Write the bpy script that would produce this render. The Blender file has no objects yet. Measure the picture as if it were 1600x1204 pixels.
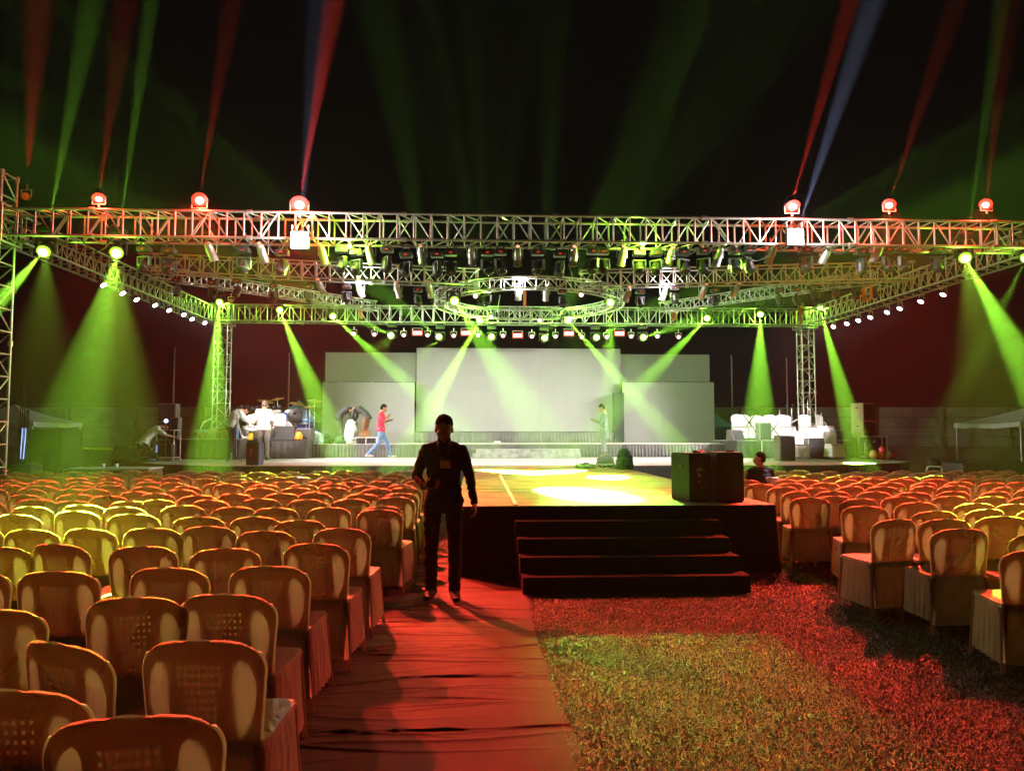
import bpy, bmesh, math, random
import numpy as np
from mathutils import Vector, Matrix, Euler, noise
from mathutils.geometry import tessellate_polygon
R = math.radians; PI = math.pi
SC = bpy.context.scene; COL = SC.collection
random.seed(7)

# ------------------------------------------------------------------ camera
F = 1160.0; CAMH = 1.56
YAW, PITCH = R(2.7), R(3.55)
cd = bpy.data.cameras.new('camera'); cam = bpy.data.objects.new('camera', cd); COL.objects.link(cam)
cam.location = (0, 0, CAMH); cam.rotation_euler = (R(90)+PITCH, 0, -YAW)
cd.sensor_fit = 'HORIZONTAL'; cd.sensor_width = 36; cd.lens = 36*F/1600
cd.clip_start = .05; cd.clip_end = 500
SC.camera = cam
CM = cam.rotation_euler.to_matrix(); C0 = Vector(cam.location)
def ray(px, py): return (CM @ Vector(((px-800)/F, -(py-602)/F, -1))).normalized()
def PY(px, py, Y): d = ray(px, py); return C0 + d*((Y-C0.y)/d.y)
def PZ(px, py, Z): d = ray(px, py); return C0 + d*((Z-C0.z)/d.z)
def PX(px, py, X): d = ray(px, py); return C0 + d*((X-C0.x)/d.x)
def XY(px, Y): return PY(px, 674, Y).x

# ------------------------------------------------------------------ sky, exposure
w = bpy.data.worlds.new('World'); SC.world = w; w.use_nodes = True
wn = w.node_tree; bg = wn.nodes['Background']
bg.inputs[0].default_value = (.42, .30, .24, 1); bg.inputs[1].default_value = .004
SC.view_settings.view_transform = 'Standard'; SC.view_settings.look = 'None'
SC.view_settings.exposure = .4; SC.view_settings.gamma = 1
cy = SC.cycles
cy.use_denoising = True; cy.max_bounces = 5; cy.diffuse_bounces = 3; cy.glossy_bounces = 2
cy.transmission_bounces = 4; cy.volume_bounces = 0; cy.transparent_max_bounces = 6
cy.caustics_reflective = False; cy.caustics_refractive = False
cy.sample_clamp_indirect = 2.0; cy.use_light_tree = True

# ------------------------------------------------------------------ light colours and powers
GREEN = (.36, 1.0, .045); GREEN2 = (.50, 1.0, .05); RED = (1.0, .045, .02); WHITE = (1.0, .90, .88)
PINK = (1.0, .45, .62); BLUEW = (.55, .62, 1.0)
HAZE = .0004
P_BEAM = 2900000; P_UP = 330000

# ------------------------------------------------------------------ helpers: objects
def tag(o, label=None, cat=None, group=None, kind=None):
    if label: o['label'] = label
    if cat: o['category'] = cat
    if group: o['group'] = group
    if kind: o['kind'] = kind
    return o
def thing(name, label, cat, loc=(0, 0, 0), rz=0, group=None):
    o = bpy.data.objects.new(name, None); COL.objects.link(o)
    o.location = loc; o.rotation_euler = (0, 0, rz); o.empty_display_size = .1
    return tag(o, label, cat, group)
def place(name, me, parent=None, loc=(0, 0, 0), rot=None, label=None):
    o = bpy.data.objects.new(name, me); COL.objects.link(o); o.location = loc
    if rot is not None:
        if isinstance(rot, Matrix): o.rotation_mode = 'QUATERNION'; o.rotation_quaternion = rot.to_quaternion()
        else: o.rotation_euler = rot
    if parent is not None: o.parent = parent
    if label: o['label'] = label
    return o
ORD = ['first', 'second', 'third', 'fourth', 'fifth', 'sixth', 'seventh', 'eighth', 'ninth', 'tenth', 'eleventh', 'twelfth',
       'thirteenth', 'fourteenth', 'fifteenth', 'sixteenth', 'seventeenth', 'eighteenth', 'nineteenth', 'twentieth',
       'twenty-first', 'twenty-second', 'twenty-third', 'twenty-fourth']
def aim(d, up=Vector((0, 0, 1))):                 # matrix whose -Z points along d
    return Vector(d).to_track_quat('-Z', 'Y').to_matrix()

class MB:
    def __init__(s): s.v = []; s.f = []; s.sm = []
    def add(s, vs, fs, smooth=False):
        b = len(s.v); s.v += [tuple(p) for p in vs]; s.f += [tuple(b+i for i in f) for f in fs]; s.sm += [smooth]*len(fs); return s
    def box(s, c, d, M=None, bev=0):
        x, y, z = d[0]/2, d[1]/2, d[2]/2; c = Vector(c)
        if bev <= 0:
            vs = [Vector((i*x, j*y, k*z)) for k in (-1, 1) for j in (-1, 1) for i in (-1, 1)]
            fs = [(0, 2, 3, 1), (4, 5, 7, 6), (0, 1, 5, 4), (2, 6, 7, 3), (0, 4, 6, 2), (1, 3, 7, 5)]
        else:
            b = min(bev, x*.9, y*.9, z*.9); vs = []; fs = []
            bm = bmesh.new(); bmesh.ops.create_cube(bm, size=1)
            for v in bm.verts: v.co = Vector((v.co.x*2*x, v.co.y*2*y, v.co.z*2*z))
            bmesh.ops.bevel(bm, geom=bm.edges[:], offset=b, segments=2, affect='EDGES', profile=.5)
            bm.verts.ensure_lookup_table()
            vs = [v.co.copy() for v in bm.verts]; fs = [[v.index for v in f.verts] for f in bm.faces]; bm.free()
        vs = [(M @ v if M is not None else v) + c for v in vs]
        return s.add(vs, fs)
    def tube(s, p0, p1, r0, r1=None, n=6, caps=True):
        p0, p1 = Vector(p0), Vector(p1); r1 = r0 if r1 is None else r1
        d = p1-p0
        if d.length < 1e-6: return s
        q = d.to_track_quat('Z', 'Y').to_matrix(); vs = []
        for p, r in ((p0, r0), (p1, r1)):
            for i in range(n):
                a = 2*PI*i/n; vs.append(p + q @ Vector((r*math.cos(a), r*math.sin(a), 0)))
        fs = [(i, (i+1) % n, n+(i+1) % n, n+i) for i in range(n)]
        s.add(vs, fs, True)
        if caps: s.add(vs, [tuple(reversed(range(n))), tuple(range(n, 2*n))])
        return s
    def path(s, pts, r, n=6):
        for a, b in zip(pts[:-1], pts[1:]): s.tube(a, b, r, n=n)
        return s
    def lathe(s, prof, c=(0, 0, 0), M=None, n=20, smooth=True):
        c = Vector(c); vs = []; fs = []
        for r, z in prof:
            for i in range(n):
                a = 2*PI*i/n; p = Vector((r*math.cos(a), r*math.sin(a), z)); vs.append((M @ p if M is not None else p)+c)
        for k in range(len(prof)-1):
            for i in range(n): fs.append((k*n+i, k*n+(i+1) % n, (k+1)*n+(i+1) % n, (k+1)*n+i))
        return s.add(vs, fs, smooth)
    def ell(s, c, rad, M=None, nu=16, nv=10):
        c = Vector(c); vs = []; fs = []
        for k in range(nv+1):
            t = PI*k/nv
            for i in range(nu):
                a = 2*PI*i/nu; p = Vector((rad[0]*math.sin(t)*math.cos(a), rad[1]*math.sin(t)*math.sin(a), -rad[2]*math.cos(t)))
                vs.append((M @ p if M is not None else p)+c)
        for k in range(nv):
            for i in range(nu): fs.append((k*nu+i, k*nu+(i+1) % nu, (k+1)*nu+(i+1) % nu, (k+1)*nu+i))
        return s.add(vs, fs, True)
    def cap(s, p0, p1, r0, r1=None):               # tapered capsule
        r1 = r0 if r1 is None else r1
        s.ell(p0, (r0,)*3, nu=12, nv=8); s.ell(p1, (r1,)*3, nu=12, nv=8); return s.tube(p0, p1, r0, r1, n=12)
    def loft(s, rings, n=20, smooth=True, caps=True):          # rings: (centre, xaxis, yaxis) vectors already scaled
        vs = []; fs = []
        for c, ax, ay in rings:
            for i in range(n):
                a = 2*PI*i/n; vs.append(Vector(c)+Vector(ax)*math.cos(a)+Vector(ay)*math.sin(a))
        for k in range(len(rings)-1):
            for i in range(n): fs.append((k*n+i, k*n+(i+1) % n, (k+1)*n+(i+1) % n, (k+1)*n+i))
        s.add(vs, fs, smooth)
        if caps: s.add(vs, [tuple(reversed(range(n))), tuple(range((len(rings)-1)*n, len(rings)*n))])
        return s
    def poly_prism(s, pts, z0, z1):
        n = len(pts); vs = [(x, y, z0) for x, y in pts]+[(x, y, z1) for x, y in pts]
        fs = [tuple(reversed(range(n))), tuple(range(n, 2*n))]+[(i, (i+1) % n, n+(i+1) % n, n+i) for i in range(n)]
        return s.add(vs, fs)
    def mesh(s, name, m=None):
        me = bpy.data.meshes.new(name); me.from_pydata(s.v, [], s.f); me.polygons.foreach_set('use_smooth', s.sm)
        if m is not None: me.materials.append(m)
        me.validate(); me.update(); return me
    def build(s, name, m, parent=None, loc=(0, 0, 0), rot=None, label=None):
        return place(name, s.mesh(name, m), parent, loc, rot, label)
def remesh(mb, voxel, m, name, smooth=2, wr=0, wrs=9):
    me = mb.mesh('tmp'); o = bpy.data.objects.new('tmp', me); ts = bpy.data.scenes.new('tmp'); ts.collection.objects.link(o)
    md = o.modifiers.new('r', 'REMESH'); md.mode = 'VOXEL'; md.voxel_size = voxel; md.use_smooth_shade = True
    if smooth: ms = o.modifiers.new('s', 'SMOOTH'); ms.iterations = smooth; ms.factor = .5
    ts.view_layers[0].update(); dg = ts.view_layers[0].depsgraph; ev = o.evaluated_get(dg)
    out = bpy.data.meshes.new_from_object(ev); out.name = name
    bpy.data.objects.remove(o); bpy.data.meshes.remove(me); bpy.data.scenes.remove(ts)
    out.materials.clear(); out.materials.append(m)
    if wr:
        n = len(out.vertices); co = np.empty(n*3); nn = np.empty(n*3); out.vertices.foreach_get('co', co); out.vertices.foreach_get('normal', nn)
        k = np.array([noise.noise((x*wrs, y*wrs, z*wrs*1.6)) for x, y, z in co.reshape(-1, 3).tolist()])
        out.vertices.foreach_set('co', co+nn*np.repeat(wr*(np.abs(k)*2-.6), 3)); out.update()
    return out

# ------------------------------------------------------------------ materials
def nmat(name):
    m = bpy.data.materials.new(name); m.use_nodes = True; return m, m.node_tree.nodes, m.node_tree.links, m.node_tree.nodes['Principled BSDF']
def mat(name, col, rough=.6, metal=0, var=.15, scale=8, bump=0, bscale=40, spec=.4, sheen=0):
    m, N, L, b = nmat(name)
    b.inputs['Roughness'].default_value = rough; b.inputs['Metallic'].default_value = metal
    b.inputs['Specular IOR Level'].default_value = spec
    tc = N.new('ShaderNodeTexCoord')
    nz = N.new('ShaderNodeTexNoise'); nz.inputs['Scale'].default_value = scale; nz.inputs['Detail'].default_value = 5
    L.new(tc.outputs['Object'], nz.inputs['Vector'])
    rp = N.new('ShaderNodeValToRGB')
    rp.color_ramp.elements[0].position = .3; rp.color_ramp.elements[1].position = .7
    rp.color_ramp.elements[0].color = (*[c*(1-var) for c in col], 1); rp.color_ramp.elements[1].color = (*[min(1, c*(1+var)) for c in col], 1)
    L.new(nz.outputs['Fac'], rp.inputs[0]); L.new(rp.outputs[0], b.inputs['Base Color'])
    if sheen: b.inputs['Sheen Weight'].default_value = sheen
    if bump:
        n2 = N.new('ShaderNodeTexNoise'); n2.inputs['Scale'].default_value = bscale; n2.inputs['Detail'].default_value = 4
        L.new(tc.outputs['Object'], n2.inputs['Vector'])
        bp = N.new('ShaderNodeBump'); bp.inputs['Strength'].default_value = bump; bp.inputs['Distance'].default_value = .02
        L.new(n2.outputs['Fac'], bp.inputs['Height']); L.new(bp.outputs[0], b.inputs['Normal'])
    return m
def emat(name, col, s):
    m, N, L, b = nmat(name); b.inputs['Base Color'].default_value = (.02, .02, .02, 1)
    b.inputs['Emission Color'].default_value = (*col, 1); b.inputs['Emission Strength'].default_value = s
    return m
ALU = mat('aluminium_tube', (.62, .61, .58), .38, .75, .12, 20, .15, 60)
STEEL = mat('galvanised_steel', (.5, .5, .48), .5, .6, .2, 12)
BLK = mat('black_plastic', (.025, .025, .027), .45, 0, .2, 10)
BLKP = mat('black_painted_metal', (.018, .018, .019), .5, 0, .2, 12, .2, 90, .2)
CHROME = mat('polished_aluminium', (.5, .49, .47), .34, .6, .06, 9)
WOODC = mat('brown_wood', (.33, .15, .06), .6, 0, .3, 14)
RUBBER = mat('dark_grille', (.025, .025, .027), .7, 0, .15, 200, .6, 300)
GREYF = mat('grey_felt', (.16, .15, .15), .9, 0, .2, 6, .4, 20)
SKIN = mat('skin', (.30, .15, .085), .55, 0, .1, 20)
SKIND = mat('dark_skin', (.17, .085, .05), .5, 0, .12, 20)
HAIR = mat('black_hair', (.006, .005, .005), .9, 0, .3, 60, .8, 150, .1)
SCREEN = mat('matte_screen_face', (.27, .265, .26), .75, 0, .02, 4)
CLOTHW = None
def cover_mat():
    m, N, L, b = nmat('satin_chair_cloth')
    b.inputs['Base Color'].default_value = (.72, .66, .60, 1); b.inputs['Roughness'].default_value = .42; b.inputs['Specular IOR Level'].default_value = .35
    tc = N.new('ShaderNodeTexCoord'); oi = N.new('ShaderNodeObjectInfo')
    ad = N.new('ShaderNodeVectorMath'); ad.operation = 'ADD'; L.new(tc.outputs['Object'], ad.inputs[0]); L.new(oi.outputs['Location'], ad.inputs[1])
    wv = N.new('ShaderNodeTexNoise'); wv.inputs['Scale'].default_value = 5; wv.inputs['Detail'].default_value = 3; wv.inputs['Distortion'].default_value = 1.4
    mp = N.new('ShaderNodeMapping'); mp.inputs['Rotation'].default_value = (0, .6, 0); mp.inputs['Scale'].default_value = (2.6, 1.5, .7)
    L.new(ad.outputs[0], mp.inputs[0]); L.new(mp.outputs[0], wv.inputs['Vector'])
    fine = N.new('ShaderNodeTexNoise'); fine.inputs['Scale'].default_value = 260
    L.new(tc.outputs['Object'], fine.inputs['Vector'])
    bp = N.new('ShaderNodeBump'); bp.inputs['Strength'].default_value = .55; bp.inputs['Distance'].default_value = .05; L.new(wv.outputs['Fac'], bp.inputs['Height'])
    b2 = N.new('ShaderNodeBump'); b2.inputs['Strength'].default_value = .12; b2.inputs['Distance'].default_value = .004; L.new(fine.outputs['Fac'], b2.inputs['Height']); L.new(bp.outputs[0], b2.inputs['Normal'])
    L.new(b2.outputs[0], b.inputs['Normal'])
    dn = N.new('ShaderNodeTexNoise'); dn.inputs['Scale'].default_value = 3.1; L.new(ad.outputs[0], dn.inputs['Vector'])
    rp = N.new('ShaderNodeValToRGB'); rp.color_ramp.elements[0].color = (.60, .53, .44, 1); rp.color_ramp.elements[1].color = (.76, .68, .57, 1)
    L.new(dn.outputs['Fac'], rp.inputs[0]); L.new(rp.outputs[0], b.inputs['Base Color'])
    t = N.new('ShaderNodeBsdfTranslucent'); t.inputs[0].default_value = (.92, .76, .56, 1)
    mx = N.new('ShaderNodeMixShader'); mx.inputs[0].default_value = .66
    L.new(b.outputs[0], mx.inputs[1]); L.new(t.outputs[0], mx.inputs[2]); L.new(mx.outputs[0], N['Material Output'].inputs[0])
    return m
COVER = cover_mat()
def plastic_mat():
    m, N, L, b = nmat('cream_chair_plastic')
    b.inputs['Base Color'].default_value = (.20, .16, .14, 1); b.inputs['Roughness'].default_value = .4
    t = N.new('ShaderNodeBsdfTranslucent'); t.inputs[0].default_value = (.88, .56, .38, 1)
    mx = N.new('ShaderNodeMixShader'); mx.inputs[0].default_value = .5
    L.new(b.outputs[0], mx.inputs[1]); L.new(t.outputs[0], mx.inputs[2]); L.new(mx.outputs[0], N['Material Output'].inputs[0])
    return m
PLAST = plastic_mat()
SKIRTB = mat('black_pleated_cloth', (.035, .034, .034), .6, 0, .25, 3, .2, 30, sheen=.3)
SKIRTG = mat('grey_pleated_cloth', (.10, .095, .09), .5, 0, .3, 3, .2, 30, sheen=.5)
DECKG = mat('stage_carpet', (.42, .39, .38), .9, 0, .12, 2.5, .3, 60)
DECKP = mat('pale_stage_carpet', (.50, .43, .43), .9, 0, .1, 2.5, .3, 60)
BOARD = mat('pale_walkway_boards', (.19, .18, .09), .7, 0, .35, 3, .5, 12)
CONC = mat('weathered_concrete', (.19, .165, .145), .9, 0, .4, 1.1, .6, 9)
CONC2 = mat('concrete_post', (.10, .085, .075), .9, 0, .3, 3, .5, 12)

# ------------------------------------------------------------------ setting: ground, carpet, turf
def ground_mat():
    m, N, L, b = nmat('turf_base'); b.inputs['Roughness'].default_value = .95
    tc = N.new('ShaderNodeTexCoord'); a = N.new('ShaderNodeTexNoise'); a.inputs['Scale'].default_value = 1.5; a.inputs['Detail'].default_value = 8
    c = N.new('ShaderNodeTexNoise'); c.inputs['Scale'].default_value = 90; c.inputs['Detail'].default_value = 4
    L.new(tc.outputs['Object'], a.inputs['Vector']); L.new(tc.outputs['Object'], c.inputs['Vector'])
    mx = N.new('ShaderNodeMath'); mx.operation = 'MULTIPLY'; L.new(a.outputs['Fac'], mx.inputs[0]); L.new(c.outputs['Fac'], mx.inputs[1])
    rp = N.new('ShaderNodeValToRGB'); rp.color_ramp.elements[0].position = .12; rp.color_ramp.elements[0].color = (.03, .035, .018, 1)
    rp.color_ramp.elements[1].position = .42; rp.color_ramp.elements[1].color = (.16, .15, .07, 1)
    L.new(mx.outputs[0], rp.inputs[0]); L.new(rp.outputs[0], b.inputs['Base Color'])
    bp = N.new('ShaderNodeBump'); bp.inputs['Strength'].default_value = .9; bp.inputs['Distance'].default_value = .03
    L.new(c.outputs['Fac'], bp.inputs['Height']); L.new(bp.outputs[0], b.inputs['Normal'])
    return m
g = MB().add([(-200, -60, 0), (200, -60, 0), (200, 260, 0), (-200, 260, 0)], [(0, 1, 2, 3)]).build('ground', ground_mat())
tag(g, 'dark trodden turf ground under the seats and the stage', None, None, 'structure')

# wrinkled runner carpet
CX0, CX1, CY0, CY1 = -1.75, .50, .6, 9.7
def carpet():
    nx, ny = 110, 1500
    xs = np.linspace(CX0, CX1, nx); ys = np.linspace(CY0, CY1, ny); V = np.zeros((ny, nx, 3)); rnd = random.Random(3)
    X, Y = np.meshgrid(xs, ys); Z = np.zeros_like(X)
    for k in range(190):
        y0 = rnd.uniform(CY0, CY1); x0 = rnd.uniform(CX0, CX1); wx = rnd.uniform(.25, .9); wy = rnd.uniform(.006, .016)
        am = rnd.uniform(.003, .011); sl = rnd.uniform(-.12, .12); cv = rnd.uniform(-.08, .08)
        d = (Y-y0-sl*(X-x0)-cv*np.sin((X-x0)*4))/wy; Z += am*np.exp(-np.abs(d)**1.5)*np.exp(-((X-x0)/wx)**2)
    for k in range(22):
        y0 = rnd.uniform(CY0, CY1); x0 = rnd.uniform(CX0-.1, -.7); an = rnd.uniform(-.9, .3); wv = rnd.uniform(.04, .09); ln = rnd.uniform(.3, .7)
        u = (X-x0)*math.cos(an)+(Y-y0)*math.sin(an); q = -(X-x0)*math.sin(an)+(Y-y0)*math.cos(an)
        Z += rnd.uniform(.015, .04)*np.exp(-(q/wv)**2)*np.exp(-(u/ln)**2)
    Z += .006+.003*np.sin(X*3+Y*1.7)
    Xd = X + .012*np.sin(Y*2.3)*(X > CX1-.3)
    V = np.stack([Xd, Y, Z], -1).reshape(-1, 3)
    i = np.arange((ny-1)*(nx-1)); r, c = i//(nx-1), i % (nx-1); a = r*nx+c
    Fq = np.stack([a, a+1, a+nx+1, a+nx], 1)
    me = bpy.data.meshes.new('carpet'); me.from_pydata(V.tolist(), [], Fq.tolist()); me.polygons.foreach_set('use_smooth', [True]*len(Fq))
    m = mat('runner_carpet_felt', (.046, .037, .029), .95, 0, .22, 2.2, .6, 260); me.materials.append(m)
    o = place('carpet', me); return o
tag(carpet(), 'wrinkled felt runner carpet laid along the aisle beside the left chairs', 'carpet')

# turf of fine blades in the open aisle
def turf():
    rg = np.random.default_rng(5)
    def region(n, x0, x1, y0, y1, dens_near=True):
        y = y0+(y1-y0)*rg.random(n)**(1.55 if dens_near else 1); x = x0+(x1-x0)*rg.random(n); return np.stack([x, y], 1)
    A = region(260000, .46, 5.2, 2.6, 9.6); A = A[(A[:, 0] < A[:, 1]*.80+.3)]
    B = region(26000, -1.2, -.2, 9.6, 14.5, False); Cc = region(20000, 3.2, 5.0, 9.0, 13, False)
    P = np.concatenate([A, B, Cc]); n = len(P)
    ang = rg.random(n)*2*PI; L_ = .009+.013*rg.random(n); lean = rg.random(n)*.8+.5; wd = .0017+.0014*P[:, 1]/5
    la = rg.random(n)*2*PI
    base = np.stack([P[:, 0], P[:, 1], np.full(n, .001)], 1)
    side = np.stack([np.cos(ang)*wd, np.sin(ang)*wd, np.zeros(n)], 1)
    mid = base+np.stack([np.cos(la)*L_*lean*.3, np.sin(la)*L_*lean*.3, L_*.6], 1)
    tip = base+np.stack([np.cos(la)*L_*lean, np.sin(la)*L_*lean, L_*(.95-.5*(lean-.3))], 1)
    V = np.stack([base-side, base+side, mid+side*.8, mid-side*.8, tip], 1).reshape(-1, 3)
    i = np.arange(n)*5
    me = bpy.data.meshes.new('turf'); nf = n*2
    me.vertices.add(n*5); me.vertices.foreach_set('co', V.ravel())
    quads = np.stack([i, i+1, i+2, i+3], 1); tris = np.stack([i+3, i+2, i+4], 1)
    loops = np.concatenate([quads.ravel(), tris.ravel()]); me.loops.add(len(loops)); me.loops.foreach_set('vertex_index', loops)
    me.polygons.add(nf); st = np.concatenate([np.arange(n)*4, n*4+np.arange(n)*3]); me.polygons.foreach_set('loop_start', st)
    me.update(calc_edges=True); me.validate()
    m, N, L, b = nmat('turf_blades'); b.inputs['Roughness'].default_value = .55
    tc = N.new('ShaderNodeTexCoord'); nz = N.new('ShaderNodeTexNoise'); nz.inputs['Scale'].default_value = 30; L.new(tc.outputs['Object'], nz.inputs['Vector'])
    rp = N.new('ShaderNodeValToRGB'); rp.color_ramp.elements[0].position = .35; rp.color_ramp.elements[0].color = (.05, .05, .036, 1)
    rp.color_ramp.elements[1].position = .72; rp.color_ramp.elements[1].color = (.11, .104, .082, 1); L.new(nz.outputs['Fac'], rp.inputs[0]); L.new(rp.outputs[0], b.inputs['Base Color'])
    me.materials.append(m); return place('artificial_grass', me)
tag(turf(), 'short curly artificial grass in the open aisle and round the walkway', 'grass', None, 'stuff')

# ------------------------------------------------------------------ boundary wall, poles
def wall():
    t = thing('boundary_wall', 'long weathered precast concrete plank wall behind the stage', 'wall', (0, 0, 0))
    A = Vector((-34, 30.6, 0)); B = Vector((40, 26.8, 0)); d = (B-A).normalized(); nrm = Vector((-d.y, d.x, 0)); ang = math.atan2(d.y, d.x)
    L_ = (B-A).length; M = Matrix.Rotation(ang, 3, 'Z'); mb = MB(); lo = MB(); rnd = random.Random(2)
    seg = 2.6; n = int(L_/seg)
    for i in range(n):
        c = A+d*(seg*(i+.5))
        for k in range(4):
            mb.box(c+Vector((0, 0, .98+.38*(k+.5)))+nrm*rnd.uniform(-.012, .012), (seg-.14, .06, .37), M, .012)
        post = MB(); post.box(A+d*(seg*i)+Vector((0, 0, 1.28)), (.135, .16, 2.5), M, .01); post.build('post', CONC2, t)
    lo.box(A+d*L_/2+Vector((0, 0, .485))-nrm*.12, (L_, .3, .97), M, .01)
    mb.build('planks', CONC, t); lo.build('plinth', mat('brown_plinth', (.13, .085, .06), .95, 0, .4, 1.2, .5, 8), t)
wall()
st = MB(); p0 = PY(95, 700, 28.6); p1 = PY(318, 702, 28.6); st.tube(p0, p1, .04, n=6)
tag(st.build('rail', mat('yellow_paint', (.55, .42, .05), .6)), 'yellow painted rail low along the wall behind the kneeling man', 'rail')
def pole(px, ytop, ybot, Y, r, label, m=STEEL):
    a, b = PY(px, ytop, Y), PY(px, ybot, Y); t = thing('pole', label, 'pole', (a.x, Y, 0))
    MB().tube((0, 0, .02), (0, 0, a.z), r, r*.8, 8).ell((0, 0, a.z), (r*1.2,)*3, nu=8, nv=6).build('shaft', m, t)
    MB().box((0, 0, .02), (.3, .3, .04)).build('base_plate', m, t)
DPOLE = mat('tarnished_pole', (.16, .14, .12), .7, .3)
for (px, yt, lab) in ((273, 545, 'thin dark pole behind the stacked speakers at left'), (452, 552, 'thin grey pole rising behind the drum kit'),
                      (1143, 556, 'thin grey pole just right of the right screen'), (1229, 560, 'thin faint pole left of the right truss tower')):
    pole(px, yt, 700, 26.6, .03, lab, DPOLE)
pole(361, 507, 700, 25.6, .055, 'brown steel pole beside the left truss tower', mat('brown_pole', (.20, .13, .08), .6, .3))
pole(1251, 507, 700, 25.6, .05, 'brown steel pole beside the right truss tower', mat('brown_pole_paint', (.22, .13, .08), .6, .3))

# ------------------------------------------------------------------ trusses
def truss_mesh(p0, p1, s=.5, panel=.34, rc=.026, rb=.014, diag=2, h=None):
    """box truss from p0 to p1 (axis), side s; returns chords MB and bracing MB in world coordinates"""
    p0, p1 = Vector(p0), Vector(p1); d = (p1-p0); L_ = d.length; d.normalize()
    up = Vector((0, 0, 1)) if abs(d.z) < .9 else Vector((0, 1, 0))
    sd = d.cross(up).normalized(); up = sd.cross(d).normalized(); h = s if h is None else h
    cor = [sd*s/2+up*h/2, -sd*s/2+up*h/2, -sd*s/2-up*h/2, sd*s/2-up*h/2]
    ch = MB(); br = MB()
    for c in cor: ch.tube(p0+c, p1+c, rc, n=8)
    n = max(2, round(L_/panel))
    for i in range(n+1):
        q = p0+d*L_*i/n
        for k in range(4): br.tube(q+cor[k], q+cor[(k+1) % 4], rb*(1.3 if k in (1, 3) else 1), n=5, caps=False)
    for i in range(n):
        q, q2 = p0+d*L_*i/n, p0+d*L_*(i+1)/n
        for k in range(4):
            if i % 2 and diag == 2 and k in (1, 3): a, b = cor[(k+1) % 4], cor[k]
            else: a, b = cor[k], cor[(k+1) % 4]
            if diag == 1 and k in (0, 2) : continue
            if (i+k) % 3 == 2 and diag == 2: continue
            br.tube(q+a, q2+b, rb, n=5, caps=False)
    # bolted joint plates every 3 m
    m = max(1, round(L_/3))
    for j in range(m+1):
        q = p0+d*L_*j/m
        for c in cor: ch.tube(q+c-d*.05, q+c+d*.05, rc*1.7, n=8)
    return ch, br
def truss(name, label, p0, p1, group=None, **k):
    c = (Vector(p0)+Vector(p1))/2; t = thing(name, label, 'truss', (0, 0, 0), 0, group)
    ch, br = truss_mesh(p0, p1, **k); ch.build('chords', ALU, t); br.build('bracing', ALU, t); return t
YF, YB, XL, XR = 14.25, 24.8, -8.95, 11.45; ZT = 5.45
truss('front_truss', 'long aluminium box truss across the front carrying the red lamps', (-13, YF, ZT), (16, YF, ZT), s=.5, h=.5, panel=.32, diag=2)
truss('back_truss', 'aluminium box truss spanning above the grey screens', (XL+.25, YB, ZT), (XR-.25, YB, ZT), s=.5, h=.54, panel=.36)
truss('side_truss', 'left side truss running from front truss to the left tower', (XL, YF+.27, ZT-.02), (XL, YB+.2, ZT-.02), 'side trusses', s=.5, panel=.36, diag=1)
truss('side_truss', 'right side truss running from front truss to the right tower', (XR, YF+.27, ZT-.02), (XR, YB+.2, ZT-.02), 'side trusses', s=.5, panel=.36, diag=1)
def pt(px, py, Y, dz=.2): p = PY(px, py, Y); p.z += dz; return p
a, b = pt(222, 425, 17.3), pt(745, 447, 18.3); truss('middle_truss', 'thinner left middle truss ending at the round truss', a, b, 'middle trusses', s=.38, h=.40, panel=.33, diag=1, rc=.022, rb=.012)
a, b = pt(908, 449, 18.3), pt(1421, 437, 17.3); truss('middle_truss', 'thinner right middle truss ending at the round truss', a, b, 'middle trusses', s=.38, h=.40, panel=.33, diag=1, rc=.022, rb=.012)
a, b = pt(240, 434, 17.8, .13), pt(582, 485, 22.4, .13); truss('slanting_truss', 'left slanting truss with orange strap below the middle truss', a, b, 'slanting trusses', s=.28, h=.28, panel=.3, diag=1, rc=.018, rb=.011)
a, b = pt(1365, 441, 17.8, .13), pt(1036, 487, 22.4, .13); truss('slanting_truss', 'right slanting truss with orange strap below the middle truss', a, b, 'slanting trusses', s=.28, h=.28, panel=.3, diag=1, rc=.018, rb=.011)
def ring():
    t = thing('round_truss', 'circular aluminium truss hanging above the walkway end', 'truss', (1.42, 20.2, 5.15))
    chi, cho, br = MB(), MB(), MB(); n = 56; s = .14
    def q(i, r, z): a = 2*PI*i/n; return Vector((r*math.cos(a), r*math.sin(a), z))
    for i in range(n):
        for r in (2.45-s, 2.45+s):
            for z in (-s, s): (chi if r < 2.45 else cho).tube(q(i, r, z), q(i+1, r, z), .020, n=6, caps=False)
        br.tube(q(i, 2.45-s, -s), q(i, 2.45-s, s), .01, n=5); br.tube(q(i, 2.45+s, -s), q(i, 2.45+s, s), .01, n=5)
        br.tube(q(i, 2.45-s, -s), q(i, 2.45+s, -s), .01, n=5); br.tube(q(i, 2.45-s, s), q(i, 2.45+s, s), .01, n=5)
        z = s if i % 2 else -s
        br.tube(q(i, 2.45+s, z), q(i+1, 2.45+s, -z), .01, n=5); br.tube(q(i, 2.45-s, z), q(i+1, 2.45-s, -z), .01, n=5)
    chi.build('inner_ring', ALU, t); cho.build('outer_ring', ALU, t); br.build('bracing', ALU, t)
    sb = MB()
    for a in (.3, 1.9, 3.5, 5.1): sb.tube((2.45*math.cos(a), 2.45*math.sin(a), s), (2.45*math.cos(a)*.92, 2.45*math.sin(a)*.92, .55), .012)
    sb.build('slings', STEEL, t)
ring()
STRAP = mat('orange_strap', (.65, .22, .06), .8)
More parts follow.
